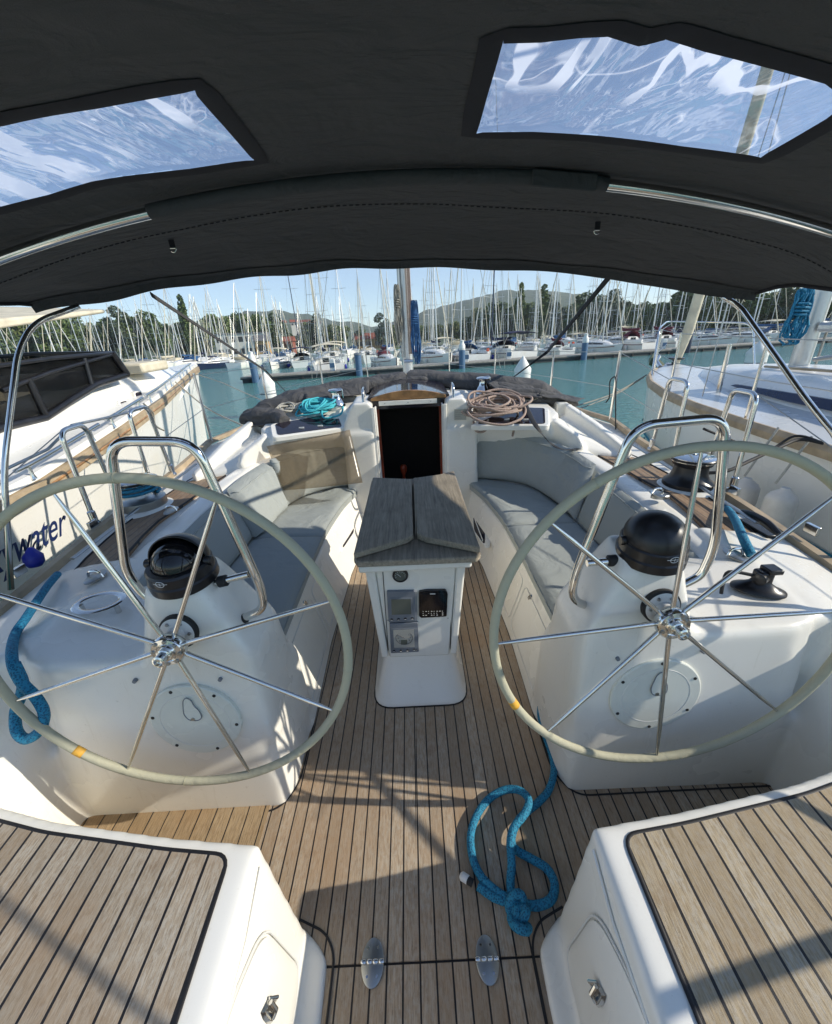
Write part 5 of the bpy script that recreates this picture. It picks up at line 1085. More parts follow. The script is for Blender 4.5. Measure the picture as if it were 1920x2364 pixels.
# ---- buildings
def building(name, lab, c, w_, d_, h_, rz, wall, roof, cols, rws, gable=True, rh=1.6, win='window_dark'):
    t = thing(name, lab, 'building', (c[0], c[1], -.4)); t.rotation_euler = (0, 0, rz); q = Vector((c[0], c[1], -.4))
    MB().add([q+Vector(v_) for v_ in ((-w_/2, -d_/2, 0), (w_/2, -d_/2, 0), (w_/2, d_/2, 0), (-w_/2, d_/2, 0), (-w_/2, -d_/2, h_), (w_/2, -d_/2, h_), (w_/2, d_/2, h_), (-w_/2, d_/2, h_))], [(0, 1, 5, 4), (1, 2, 6, 5), (2, 3, 7, 6), (3, 0, 4, 7), (4, 5, 6, 7)]).build('wall', wall, t, smooth=0)
    if gable:
        MB().add([q+Vector(v_) for v_ in ((-w_/2-.4, -d_/2-.5, h_), (w_/2+.4, -d_/2-.5, h_), (w_/2+.4, d_/2+.5, h_), (-w_/2-.4, d_/2+.5, h_), (-w_/2-.4, 0, h_+rh), (w_/2+.4, 0, h_+rh))], [(0, 1, 5, 4), (2, 3, 4, 5), (1, 2, 5), (3, 0, 4)]).build('roof', roof, t, smooth=0)
    else: MB().box(tuple(q+Vector((-w_/2-.3, -d_/2-.3, h_))), tuple(q+Vector((w_/2+.3, d_/2+.3, h_+.35)))).build('roof', roof, t, smooth=0)
    for r_ in range(rws):
        for k in range(cols):
            x = -w_/2+w_*(k+.5)/cols; z = h_*(r_+.35)/rws; ww = w_/cols*.32; hh = h_/rws*.22
            MB().box(tuple(q+Vector((x-ww, -d_/2-.04, z))), tuple(q+Vector((x+ww, -d_/2+.02, z+2*hh)))).build('window', win, t, smooth=0)
    return t
p = at_dir(512, 158); building('clubhouse', 'long white two-storey harbour building with dark windows on the far left shore', p, 15.5, 8, 7.2, R(12), 'wall_cream', 'roof_grey', 7, 2, False)
p = at_dir(552, 154); b_ = building('gabled_house', 'small orange-lit gabled end building right of the white harbour building', p, 4.2, 5, 4.8, R(10), 'wall_orange', 'roof_grey', 1, 1, True, 2.6)  # orange wall colour paints in the warm light on this gable
p = at_dir(606, 165); building('red_house', 'small maroon timber house behind the yachts left of the mast', p, 3.6, 4, 4.5, R(0), 'roof_red', 'roof_red', 1, 1, True, 1.6)
p = at_dir(772, 195); building('red_roof_house', 'broad house with a red roof left of the bare mast', p, 12, 6, 4.2, R(0), 'wall_orange', 'roof_red', 3, 1, True, 2.6)
rn = random.Random(2)
for i, (dx, dist, v) in enumerate(((622, 300, 676), (634, 305, 677), (646, 300, 676), (660, 310, 678), (668, 304, 679), (596, 300, 678))):
    p = at_dir(dx, dist); d = T3 @ ray(dx*1.106, (v+6)*1.106); z = H+d.z/math.hypot(d.x, d.y)*dist
    t = building('hill_house', f'tiny white house with a red roof on the left hillside, {NTH[i]} of the row', p, 4.2+i % 3, 4, 2.8, R(rn.uniform(-20, 20)), 'wall_cream', 'roof_red', 2, 1, True, 1.6); t.location.z = z
    b = MB().box((p.x-2, p.y-2, -z), (p.x+2, p.y+2, -.4)); b.build('foundation', 'wall_cream', t)
# ================================================================== PONTOON AND PILES
DP = [UW(*ds(a, b_), z=WZ) for a, b_ in ((507, 800), (968, 770), (1548, 728))]
DB = (DP[2].y-DP[0].y)/(DP[2].x-DP[0].x); DA = DP[0].y-DB*DP[0].x; print('DOCK', DP, DA, DB)
DY = lambda x: DA+DB*x
XD = DP[0].x
pn = thing('pontoon', 'long dark floating pontoon with ribbed side across the harbour', 'pontoon', (6, DY(6), WZ))
def dockbox(x0, x1, z0, z1, o0, o1, name, mat, par=pn): return MB().add([(x, DY(x)+o, z) for z in (z0, z1) for o in (o0, o1) for x in (x0, x1)], [(0, 2, 3, 1), (4, 5, 7, 6), (0, 1, 5, 4), (2, 6, 7, 3), (0, 4, 6, 2), (1, 3, 7, 5)]).build(name, mat, par, smooth=0)
dockbox(XD, 130, WZ-.3, -.42, .06, 2.6, 'float', 'dock_side'); dockbox(XD-.1, 130, -.42, -.30, 0, 2.7, 'walkway', 'dock_top'); dockbox(XD-.1, 130, -.50, -.40, -.04, .05, 'fender_strip', 'dock_side')
for k in range(70): x = XD+.4+k*2.0; dockbox(x, x+.16, WZ-.2, -.44, -.02, .08, 'rib', 'rubber')
for i, (u, v, c2, cap) in enumerate(((A1(1045, 1)[0], 0, 'blue_paint', 1), (A1(1490, 1)[0], 0, 'blue_paint', 0), (A2(190, 1)[0], 0, 'blue_paint', 1), (A2(710, 1)[0], 0, 'blue_paint', 1), (A2(1150, 1)[0], 0, 'navy_paint', 0))):
    h = at_dir(u/1.106, 10); k = (DA-.3)/(h.y-DB*h.x); x, y = h.x*k, h.y*k
    t = thing('mooring_pile', f'blue steel pile standing at the front edge of the pontoon, {NTH[i]} from the left', 'pile', (x, y, WZ), 'blue piles along the pontoon')
    MB().tube([(x, y, WZ-1), (x, y, .75 if cap else .95)], .27, 16).build('pile_shaft', c2, t, smooth=60)
    if cap: MB().lathe([(.28, 0), (.28, .35), (.2, .48), (.16, .62), (.18, .74), (0, .8)], (x, y, .74), (0, 0, 1), 16).build('pile_cap', 'pile_white', t)
    else: MB().lathe([(.31, -.15), (.31, 0), (0, .04)], (x, y, .96), (0, 0, 1), 16).build('pile_cap', 'grey_plastic', t)
for i, dx in enumerate((960+12, 1390, 690, 1062)):
    h = at_dir(dx, 10); k = (DA+.9)/(h.y-DB*h.x); x, y = h.x*k, h.y*k
    t = thing('service_box', f'small white and blue supply box on the pontoon, {("left of the middle", "far right", "farthest left", "below the tall masts")[i]}', 'supply box', (x, y, -.3), 'supply boxes on the pontoon')
    MB().box((x-.2, y-.2, -.3), (x+.2, y+.2, .62)).build('box_body', 'pile_white', t, bevel=.03); MB().box((x-.205, y-.22, -.05), (x+.205, y-.195, .3)).build('box_front', 'blue_paint', t)
PQ = [((553, 775), (556, 800), 34), ((1090, 741), (1090, 770), 32.5), ((1581, 710), (1581, 735), 40)]
for i, (pa, pb, wpx) in enumerate(PQ):
    yy_ = 15.5; pt_, ps_ = UW(*ds(*pa), y=yy_), UW(*ds(*pb), y=yy_); x, zt, zs = ps_.x, pt_.z, ps_.z
    t = thing('white_pile', ('white mooring pile with a conical cap left of the sprayhood', 'white mooring pile with a conical cap right of the cabin top', 'white mooring pile with a conical cap behind the right-hand yacht')[i], 'pile', (x, yy_, WZ), 'white mooring piles')
    r_ = .29 if i < 2 else .33
    MB().tube([(x, yy_, WZ-1), (x, yy_, zs-.05)], r_, 32).build('pile_shaft', 'pile_white', t, smooth=60)
    MB().lathe([(r_*1.03, -.12), (r_*1.04, 0), (r_*.5, (zt-zs)*.55), (0, zt-zs)], (x, yy_, zs), (0, 0, 1), 32).build('pile_cap', 'pile_white', t, smooth=40)
    MB().lathe([(r_*1.015, -.02), (r_*1.02, 0), (r_*1.015, .02)], (x, yy_, zs-.36), (0, 0, 1), 32).build('pile_band', 'grey_canvas', t)
# ================================================================== MOORED YACHTS
def lite_rest(t, Lb, B, st, canv, furl, style):
    MB().loft([[(-w_*B, f_*Lb, z), (0, f_*Lb, z+.08), (w_*B, f_*Lb, z)] for f_, w_, z in st], closed=False).build('deck', 'hull_white', t, smooth=50)
    cb = [(.30, .62, .95, 1.42), (.5, .6, .97, 1.46), (.66, .42, 1.0, 1.34), (.76, .2, 1.05, 1.12)]
    MB().loft([[(-w_*B, f_*Lb, z0), (-w_*B*.86, f_*Lb, z1), (w_*B*.86, f_*Lb, z1), (w_*B, f_*Lb, z0)] for f_, w_, z0, z1 in cb]).build('cabin', 'hull_white', t, smooth=50)
    for sgn in (1, -1): MB().loft([[(sgn*(w_*B*.955+.02), f_*Lb, z0+(z1-z0)*.35), (sgn*(w_*B*.90+.02), f_*Lb, z0+(z1-z0)*.72)] for f_, w_, z0, z1 in cb[:3]], closed=False).build('window', 'smoke_glass', t, smooth=0, solid=.02)
    ym = .56*Lb; mh = Lb*1.22
    m_ = MB().tube([(0, ym, 1.3), (0, ym-.03, 1+mh)], [.085, .06], 8).build('mast', 'alu' if style != 3 else 'white_plastic', t, smooth=60)
    for fz in ((.45,) if Lb < 9 else (.36, .68)): MB().tube([(-B*.62, ym-.25, 1+mh*fz+.05), (0, ym, 1+mh*fz), (B*.62, ym-.25, 1+mh*fz+.05)], .03, 5).build('spreader', 'alu', m_)
    b = MB()
    for sgn in (1, -1): b.tube([(sgn*B*.92, ym-.1, 1.0), (sgn*B*.62, ym-.25, 1+mh*(.45 if Lb < 9 else .36)+.05), (0, ym, 1+mh*.94)], .016, 4)
    b.tube([(0, .02*Lb, 1), (0, ym-.05, 1+mh)], .014, 4); b.build('rigging', 'steel_dull', t)
    MB().tube([(0, Lb*.975, 1.25), (0, ym+.1, 1+mh*.92)], [.07, .045], 6).build('furled_sail', furl, t, smooth=60)
    if style != 2: MB().tube([(0, ym-.12, 2.2), (0, ym-.5, 2.12), (0, .4*Lb, 2.10), (0, .22*Lb, 2.12)], [.09, .14, .14, .10], 8).build('sail_cover', canv, t, smooth=180)
    if style in (0, 1): MB().hull([(x*B*.6, y, z) for x in (-1, 1) for y, z in ((.18*Lb, 1.9), (.32*Lb, 1.95), (.40*Lb, 1.4), (.3*Lb, 1.35))]).build('sprayhood', canv, t, smooth=30)
    return t
def yacht_proto(Lb, hullm, canv, seed, furl='cream_canvas', style=0, stripe='navy_paint', lite=False):
    """y = 0 stern, y = Lb bow; waterline at z = 0"""
    rn = random.Random(seed); B = Lb*.165; t = thing('moored_yacht', 'x', 'sailing yacht')
    st = [(0, .78, .95), (.15, .9, .93), (.35, 1.0, .93), (.55, .97, .97), (.75, .74, 1.04), (.9, .36, 1.12), (1, .03, 1.18)]
    sec = []
    for f_, w_, z in st:
        y = f_*Lb; w_ = w_*B; wl_ = w_*(.86 if f_ < .7 else .7); yy = y-(.0 if f_ < .9 else .10*Lb*(f_-.9)*10*.5)
        sec.append([(-w_, y, z), (-(w_+wl_)/2-.02, (y+yy)/2, z*.5), (-wl_, yy, 0), (-wl_*.8, yy, -.3), (wl_*.8, yy, -.3), (wl_, yy, 0), ((w_+wl_)/2+.02, (y+yy)/2, z*.5), (w_, y, z)])
    b = MB().loft(sec, closed=False); b.f.append(tuple(range(8))); b.mi.append(0); b.build('hull', hullm, t, smooth=50)
    if lite:
        return lite_rest(t, Lb, B, st, canv, furl, style)
    b = MB()
    for sgn in (1, -1): b.loft([[(sgn*(w_*B*(.995 if f_ < .95 else .6)+.012), f_*Lb, z*.80), (sgn*(w_*B*(.995 if f_ < .95 else .6)+.012), f_*Lb, z*.86)] for f_, w_, z in st[:-1]], closed=False)
    b.build('stripe', stripe, t, smooth=0)
    b = MB().loft([[(-w_*B, f_*Lb, z), (0, f_*Lb, z+.08), (w_*B, f_*Lb, z)] for f_, w_, z in st], closed=False); b.build('deck', 'hull_white', t, smooth=50)
    cb = [(.30, .62, .95, 1.42), (.33, .64, .95, 1.46), (.5, .6, .97, 1.46), (.66, .42, 1.0, 1.34), (.76, .2, 1.05, 1.12)]
    MB().loft([[(-w_*B, f_*Lb, z0), (-w_*B*.86, f_*Lb, z1-.05), (-w_*B*.5, f_*Lb, z1+.04), (w_*B*.5, f_*Lb, z1+.04), (w_*B*.86, f_*Lb, z1-.05), (w_*B, f_*Lb, z0)] for f_, w_, z0, z1 in cb], closed=True).build('cabin', 'hull_white', t, smooth=50, bevel=.03)
    for sgn in (1, -1):
        MB().loft([[(sgn*(w_*B*.955+.012), f_*Lb, z0+(z1-z0)*.35), (sgn*(w_*B*.90+.012), f_*Lb, z0+(z1-z0)*.72)] for f_, w_, z0, z1 in cb[1:4]], closed=False).build('window', 'smoke_glass', t, smooth=0, solid=.02)
    MB().box((-.3, .30*Lb-.03, .95), (.3, .30*Lb, 1.4)).build('companionway', 'window_dark', t)
    for sgn in (1, -1): MB().box((sgn*B*.72-.18, .02*Lb, .93), (sgn*B*.72+.18, .30*Lb, 1.22)).build('coaming', 'hull_white', t, bevel=.05)
    MB().box((-B*.5, .03*Lb, .93), (B*.5, .29*Lb, .96)).build('cockpit_sole', 'teak_new' if style % 2 else 'tan_rail', t)
    ym = .56*Lb; mh = Lb*1.22
    ms = MB().tube([(0, ym, 1.3), (0, ym-.03, 1+mh)], [.075, .05], 10); m_ = ms.build('mast', 'alu' if style != 3 else 'navy_paint', t, smooth=60)
    for fz in ((.45,) if Lb < 9 else (.36, .68)): MB().tube([(-B*.62, ym-.25, 1+mh*fz+.05), (0, ym, 1+mh*fz), (B*.62, ym-.25, 1+mh*fz+.05)], .022, 6).build('spreader', 'alu', m_)
    b = MB(); b.tube([(0, ym, 1+mh), (0, ym, 1.25+mh)], .012, 5); b.tube([(0, ym-.2, 1.1+mh), (0, ym+.25, 1.1+mh)], .012, 5); b.build('masthead_vane', 'alu', m_)
    b = MB(); ch = (-B*.92, ym-.1, 1.0)
    for sgn in (1, -1):
        b.tube([(sgn*B*.92, ym-.1, 1.0), (sgn*B*.62, ym-.25, 1+mh*(.45 if Lb < 9 else .36)+.05), (0, ym, 1+mh*.94)], .010, 4); b.tube([(sgn*B*.5, .02*Lb, 1), (0, ym*.75, 1+mh*.35), (0, ym-.05, 1+mh)] if sgn > 0 else [(sgn*B*.5, .02*Lb, 1), (0, ym*.75, 1+mh*.35)], .008, 4)
    b.build('rigging', 'steel_dull', t)
    MB().tube([(0, Lb*.975, 1.25), (0, ym+.1, 1+mh*.92)], [.06, .035], 8).build('furled_sail', furl, t, smooth=60)
    MB().tube([(0, ym-.1, 1.95), (0, .20*Lb, 2.05)], .055, 8).build('boom', 'alu', t)
    if style != 2: 
        MB().tube(spline([(0, ym-.12, 2.30), (0, ym-.5, 2.12), (0, .4*Lb, 2.10), (0, .22*Lb, 2.12)], 4), [.10]*3+[.15]*4+[.13]*6, 10).build('sail_cover', canv, t, smooth=180)
    if style in (0, 3):
        rows = []
        for k in range(9):
            a = math.pi*k/8; rows.append([(math.cos(a)*B*.62, .30*Lb-.05, 1.35+math.sin(a)*.62), (math.cos(a)*B*.60, .30*Lb+.5, 1.35+math.sin(a)*.58), (math.cos(a)*B*.5, .30*Lb+1.1, 1.40+math.sin(a)*.1)])
        MB().loft(rows, closed=False).build('sprayhood', canv, t, smooth=180, solid=.03)
    if style in (1, 3):
        rows = []
        for k in range(9):
            x = -1+k/4; rows.append([(x*B*.8, .02*Lb, 2.62-.18*x*x), (x*B*.82, .14*Lb, 2.72-.18*x*x), (x*B*.8, .27*Lb, 2.62-.18*x*x)])
        MB().loft(rows, closed=False).build('bimini', 'cream_canvas' if style == 1 else canv, t, smooth=180, solid=.03)
        b = MB()
        for sgn in (1, -1):
            for fy in (.03, .26): b.tube([(sgn*B*.8, fy*Lb, 2.45), (sgn*B*.82, .14*Lb, .95)], .018, 5)
        b.build('bimini_frame', 'alu', t)
    b = MB()
    for sgn in (1, -1):
        pts = [(sgn*w_*B*.94, f_*Lb, z) for f_, w_, z in st[:-1]]
        for q in pts: b.tube([q, (q[0], q[1], q[2]+.58)], .014, 5)
        b.tube([(q[0], q[1], q[2]+.57) for q in pts]+[(0, Lb*.99, 1.78)], .009, 4); b.tube([(q[0], q[1], q[2]+.30) for q in pts], .007, 4)
    b.tube([(-B*.72, .0, 1.5), (-B*.25, -.02, 1.5)], .014, 5); b.tube([(B*.72, .0, 1.5), (B*.25, -.02, 1.5)], .014, 5); b.tube([(-.25, Lb*.93, 1.1), (-.2, Lb, 1.8), (.2, Lb, 1.8), (.25, Lb*.93, 1.1)], .016, 5)
    b.build('railing', 'steel_dull', t)
    MB().tube([(-.5, .1*Lb+math.cos(a)*.0, 0) for a in (0, 1)], .001, 3)
    w0 = MB().tube([(math.cos(a)*.42, .10*Lb, 1.62+math.sin(a)*.42) for a in [i*math.pi/10 for i in range(20)]], .018, 6, closed=True).build('helm_wheel', 'steel_dull', t)
    for q, (f_, mt) in enumerate(((.22, 'fender_blue' if style % 2 else 'fender'), (.42, 'fender'), (.6, 'fender_blue' if style == 1 else 'fender'))):
        for sgn in (1, -1):
            w_ = interp(f_, [(a, b_) for a, b_, _ in st])*B
            MB().tube([(sgn*(w_+.13), f_*Lb, .15), (sgn*(w_+.13), f_*Lb, .22), (sgn*(w_+.13), f_*Lb, .62), (sgn*(w_+.13), f_*Lb, .70)], [.05, .12, .12, .03], 10).build('fender', mt, t, smooth=60)
    if rn.random() < .6: MB().lathe([(.02, -.1), (.14, -.09), (.15, 0), (.14, .09), (.02, .1)], (B*.6, .0, 1.3), (0, 1, 0), 12).build('lifebuoy', 'orange_canvas' if style % 2 == 0 else 'pile_white', t)
    if style == 1: MB().box((-B*.55, -.12, .25), (B*.55, .02, .34)).build('bathing_step', 'tan_rail', t)
    return t
YP = [yacht_proto(9.6, 'hull_white', 'blue_canvas', 1, style=0), yacht_proto(10.8, 'hull_white', 'navy_canvas', 2, style=1, stripe='blue_paint'), yacht_proto(8.0, 'hull_white', 'cream_canvas', 3, style=2, stripe='roof_red'), yacht_proto(11.6, 'hull_white', 'navy_canvas', 4, furl='pile_white', style=3), yacht_proto(7.4, 'hull_white', 'maroon_canvas', 5, style=0, stripe='maroon_canvas'), yacht_proto(9.0, 'navy_paint', 'grey_canvas', 6, style=1, stripe='white_plastic')]
YLITE = [yacht_proto(9.6, 'hull_white', 'blue_canvas', 1, style=0, lite=True), yacht_proto(10.8, 'hull_white', 'cream_canvas', 2, style=1, lite=True), yacht_proto(8.0, 'hull_white', 'cream_canvas', 3, style=2, lite=True), yacht_proto(11.6, 'hull_white', 'grey_canvas', 4, furl='pile_white', style=3, lite=True), yacht_proto(7.4, 'hull_white', 'grey_canvas', 5, style=2, lite=True), yacht_proto(9.0, 'navy_paint', 'navy_canvas', 6, style=3, lite=True)]
YD = ['white yacht with blue covers', 'white yacht with light canopy', 'bare-boomed yacht', 'large tall-masted yacht', 'small short yacht', 'dark-hulled yacht']
YL = []
def row_of(name, x0, x1, step, off, seed, flip=.5, slope=None, base=None, smin=.85, smax=1.12):
    slope = DB if slope is None else slope; base = DA if base is None else base
    rn = random.Random(seed); x = x0; n = 0
    while x < x1:
        k = rn.choices(range(6), (3, 4, 5, 3, 2, 1))[0]; f_ = rn.random() < flip; sc_ = rn.uniform(smin, smax); Lb = (9.6, 10.8, 8.0, 11.6, 7.4, 9.0)[k]*sc_
        y = base+slope*x+off; rz = math.atan(slope)+R(rn.uniform(-5, 5))
        if f_: rz += math.pi; y += Lb
        r_ = copy_tree(YP[k], (x, y, WZ), rz, sc_, f"{YD[k]}, {NTH[min(n, 48)]} from left {name[0]}", 'yachts '+name[1])
        r_.rotation_euler = (R(rn.uniform(-1.5, 1.5)), R(rn.uniform(-2, 2)), rz); n += 1
        x += step*rn.uniform(.85, 1.2)
YF_ = YP; 
row_of(('behind the pontoon', 'moored right behind the pontoon'), XD+6, 120, 4.6, 3.4, 3)
row_of(('in the second row behind', 'in the second row behind the pontoon'), XD-6, 110, 4.7, 22, 4)
YP = YLITE
row_of(('in the third row behind', 'in the third row behind the pontoon'), -36, 96, 4.6, 42, 5, slope=.10)
row_of(('in the fourth row', 'in the fourth row'), -48, 72, 4.6, 62, 6, slope=.05)
row_of(('along the far shore', 'along the far shore'), -55, 52, 4.8, 84, 7, slope=.02)
row_of(('in the left front row', 'in the left front row'), -92, -24, 4.3, 26, 8, slope=-.10, base=DA, flip=.7)
row_of(('in the left middle row', 'in the left middle row'), -120, -36, 4.3, 46, 9, slope=-.12, base=DA)
row_of(('in the left rear row', 'in the left rear row'), -150, -55, 4.6, 66, 10, slope=-.12, base=DA)
YP = YF_+YLITE
for o in YP: kill(o)
WORLD = {o.name for o in bpy.data.objects}-WORLD_BEFORE
# ================================================================== LEFT NEIGHBOUR
ln = thing('motor_yacht', 'large white yacht with tan rubbing rail and dark tinted wheelhouse on the left', 'yacht', (-4.4, 4, WZ))
cx = -4.4
hl = [(-2.5, -2.44, .66), (0, -2.45, .68), (1.5, -2.47, .69), (2.67, -2.6, .74), (3.86, -2.76, .855), (5.0, -3.02, .93), (6.3, -3.45, .985), (7.6, -3.92, 1.02), (8.5, -4.24, 1.035), (8.95, -4.39, 1.04)]
secs = []
for y, x, z in hl:
    hb = x-cx; fl = .80 if y < 6 else max(.35, .80-(y-6)*.18); yb2 = y-(0 if y < 6 else (y-6)*.16)
    half = [(hb, y, z), (hb*.985-.0, y, z-.12), (hb*.93, (y+yb2)/2, z*.35), (hb*fl, yb2, WZ-.2), (hb*fl*.8, yb2, WZ-.6)]
    secs.append([(cx+a, b_, c) for a, b_, c in half]+[(cx-a, b_, c) for a, b_, c in half[::-1]])
b = MB().loft(secs, closed=False); b.f.append(tuple(range(10))); b.mi.append(0); b.build('hull', 'hull_white', ln, smooth=60)
MB().loft([[(x, y, z), (cx, y, z+.06), (2*cx-x, y, z)] for y, x, z in hl], closed=False).build('deck', 'hull_white', ln, smooth=60)
b = MB(); pts = []
b.loft([[(x-.02, y, z-.145), (x+.035, y, z-.135), (x+.040, y, z-.035), (x-.02, y, z-.02)] for y, x, z in hl]); b.build('rubbing_rail', 'tan_rail', ln, smooth=40)
b = MB(); b.loft([[(x-.03, y, z-.02), (x+.015, y, z-.02), (x+.01, y, z+.03), (x-.03, y, z+.035)] for y, x, z in hl]); b.build('gunwale', 'hull_white', ln, smooth=50)
MB().loft([[(x+.036, y, z-.10), (x+.043, y, z-.085), (x+.036, y, z-.07)] for y, x, z in hl]).build('rail_insert', 'varnish_wood', ln)
def hull_x(y): return interp(y, [(a, b_) for a, b_, _ in hl])
def hull_z(y): return interp(y, [(a, b_) for a, _, b_ in hl])
for ya, yb_2 in ((.9, 2.35), (2.5, 3.5), (3.62, 4.5), (4.6, 5.6), (5.7, 6.7), (6.8, 8.0)):
    g0 = [(hull_x(y)+.03, y, hull_z(y)+.10) for y in [ya+(yb_2-ya)*i/8 for i in range(9)]]
    r_ = MB().tube(g0, .014, 10).build('grab_rail', 'steel', ln, smooth=60)
    for i in (1, 7): q = g0[i]; MB().lathe([(.02, 0), (.012, .03), (.01, .10)], (q[0]-.01, q[1], q[2]-.10), (0, 0, 1), 12).build('rail_foot', 'steel', ln)
# cabin moulding
def sect(y, w_, z0, z1, rnd=.12): return [(cx+w_+.10, y, z0), (cx+w_+.03, y, (z0+z1)/2), (cx+w_-.04, y, z1-rnd), (cx+w_-rnd-.06, y, z1), (cx-w_+rnd+.06, y, z1), (cx-w_+.04, y, z1-rnd), (cx-w_-.03, y, (z0+z1)/2), (cx-w_-.10, y, z0)]
MB().loft([sect(-2.4, 1.25, .6, .95), sect(2.0, 1.25, .6, .97), sect(3.3, 1.22, .6, .985), sect(3.9, 1.18, .6, 1.03), sect(4.5, 1.12, .6, 1.12), sect(5.2, 1.03, .65, 1.19), sect(6.2, .85, .7, 1.195), sect(7.0, .62, .8, 1.15), sect(7.7, .38, .9, 1.06)]).build('cabin', 'hull_white', ln, smooth=50)
def P34(a, b_, x=-3.33): return U(*A1(a, b_), x=x)
ws = [P34(-400, 860), P34(-100, 745), P34(0, 700), P34(180, 660), P34(290, 585), P34(395, 520), P34(525, 478), P34(462, 388), P34(340, 400), P34(200, 412), P34(0, 440), P34(-300, 470)]
fr2 = [(p.x+.0, p.y, p.z) for p in ws]
b = MB().loft([[(p[0], p[1], p[2]) for p in fr2], [(p[0]-.03, p[1], p[2]) for p in fr2]]); b.build('window_side', 'window_tint', ln, smooth=0)
def bar(pts, r_=.022, name='window_frame', mat='black_plastic'): MB().tube(pts, r_, 8).build(name, mat, ln, smooth=60)
o_ = Vector((.015, 0, 0))
bar([p+o_ for p in ws[1:7]], .035); bar([p+o_ for p in ws[6:]], .02)
bar([P34(185, 655)+o_, P34(110, 495)+o_], .03); bar([P34(380, 530)+o_, P34(345, 410)+o_], .025); bar([P34(462, 388)+o_, P34(525, 478)+o_], .04); bar([P34(0, 545)+o_, P34(200, 470)+o_, P34(460, 395)+o_], .02)
# forward screen and far side of the wheelhouse
tp, bt = ws[7], ws[6]
MB().loft([[tp, bt], [(cx, tp.y+.25, tp.z+.03), (cx, bt.y+.35, bt.z+.04)], [(2*cx-tp.x, tp.y, tp.z), (2*cx-bt.x, bt.y, bt.z)]], closed=False).build('windscreen', 'window_tint', ln, smooth=0, solid=.02)
MB().loft([[(2*cx-p[0], p[1], p[2]) for p in fr2], [(2*cx-p[0]+.03, p[1], p[2]) for p in fr2]]).build('window_side', 'window_tint', ln, smooth=0)
bar([tp, (cx, tp.y+.25, tp.z+.03), (2*cx-tp.x, tp.y, tp.z)], .022)
MB().box((-4.9, 3.6, .9), (-4.0, 4.2, 1.32)).build('helm_seat', 'cream_canvas', ln, bevel=.05); MB().box((-4.5, 4.5, 1.0), (-3.6, 4.9, 1.28)).build('dashboard', 'grey_canvas', ln, bevel=.05); MB().box((-5.2, 1.0, .9), (-3.8, 2.6, 1.2)).build('bench', 'cream_canvas', ln, bevel=.05)
for a, b_ in ((516, 608), (592, 568)):
    c = U(*A1(a, b_), x=-3.27); c.x = cx+interp(c.y, [(3.9, 1.2), (4.5, 1.14), (5.2, 1.06), (6.2, .88)])
    q = rounded([c+Vector((.0, -.075, -.06)), c+Vector((.0, .075, -.06)), c+Vector((-.0, .075, .06)), c+Vector((-.0, -.075, .06))], .03, 5, True)
    o = MB().loft([[p+Vector((-.03, 0, 0)) for p in q], [p+Vector((.03, 0, 0)) for p in q]]).build('portlight', 'gelcoat_clean', ln, bevel=.008); q = [c+(p-c)*.78+Vector((.033, 0, 0)) for p in q]
    MB().loft([[p+Vector((-.02, 0, 0)) for p in q], q]).build('pane', 'smoke_glass', o)
MB().box((-4.0, 5.35, 1.18), (-3.3, 5.95, 1.30)).build('deck_box', 'cream_canvas', ln, bevel=.03)
# name lettering on the topsides
def on_hull(y, z): return Vector((hull_x(y)-.012-(.69-z)*.14, y, z))
p0 = on_hull(1.99, .385); ex = Vector((0, 1, .0)).normalized(); ez = Vector((.14, 0, 1)).normalized(); en = ex.cross(ez)
ez = ez*1.1; ex = ex*.70; mt = Matrix(((ex.x, ez.x, en.x, p0.x+.018), (ex.y, ez.y, en.y, p0.y), (ex.z, ez.z, en.z, p0.z), (0, 0, 0, 1)))
tx = text('Skywater', None, .26, 'letter_navy', ln, name='boat_name', shear=.5, ext=.001, align='LEFT', bold=.001, mtx=mt)
# awning of the left boat, its backstay and mooring lines
a0, a1, a2, a3 = U(*A1(-200, 262), x=-3.4), U(*A1(442, 206), x=-3.4), U(*A1(442, 222), x=-3.4), U(*A1(-200, 318), x=-3.4)
b = MB().loft([[a0, a1, a2, a3], [p+Vector((-1.6, 0, .12)) for p in (a0, a1, a2, a3)]]); tag(b.build('boom_awning', 'cream_canvas', bevel=.02), 'cream boom tent edge above the dark wheelhouse of the left yacht', 'awning')
tag(MB().tube(spline([(hull_x(6.0)+.05, 6.0, 1.0), (-2.6, 5.3, .72), (-1.75, 4.4, .62)], 6), .009, 8).build('mooring_line', 'rope_white'), 'pale mooring line from the left yacht to the near toe rail', 'mooring line')
tag(MB().tube([(-4.3, 8.6, .9), (-3.2, 7.2, .85), (-1.70, 5.1, .75)], .007, 8).build('mooring_line', 'rope_white'), 'thin line running aft from the bow of the left yacht', 'mooring line')
pts = spline([U(*A1(600, 600), x=-1.9), U(*A1(640, 640), x=-1.95), U(*A1(650, 690), x=-1.95), U(*A1(685, 712), x=-2.0)], 5); tag(MB().tube(pts, .006, 6).build('rope_end', 'rope_grey'), 'loose grey rope end dangling from the left rail hoop', 'rope')
tag(MB().tube([(-1.5, .5, 1.02)]+[U(*A1(0, 885), x=-1.9), U(*A1(200, 790), x=-1.85), U(*A1(300, 690), x=-1.8), U(*A1(440, 660), x=-1.8), U(*A1(560, 630), x=-1.79)], .0075, 8).build('guard_line', 'steel_dull'), 'wire guard line sagging along the tops of the left rail hoops', 'guard line')
tag(MB().lathe([(.0, 0), (.03, .005), (.048, .03), (.048, .07), (.025, .10), (.012, .12), (0, .12)], U(*A3(150, 650), x=-2.2), (0, .2, 1), 20).build('fender', 'fender_blue', smooth=60), 'small blue ball fender against the left yacht under its name', 'fender')
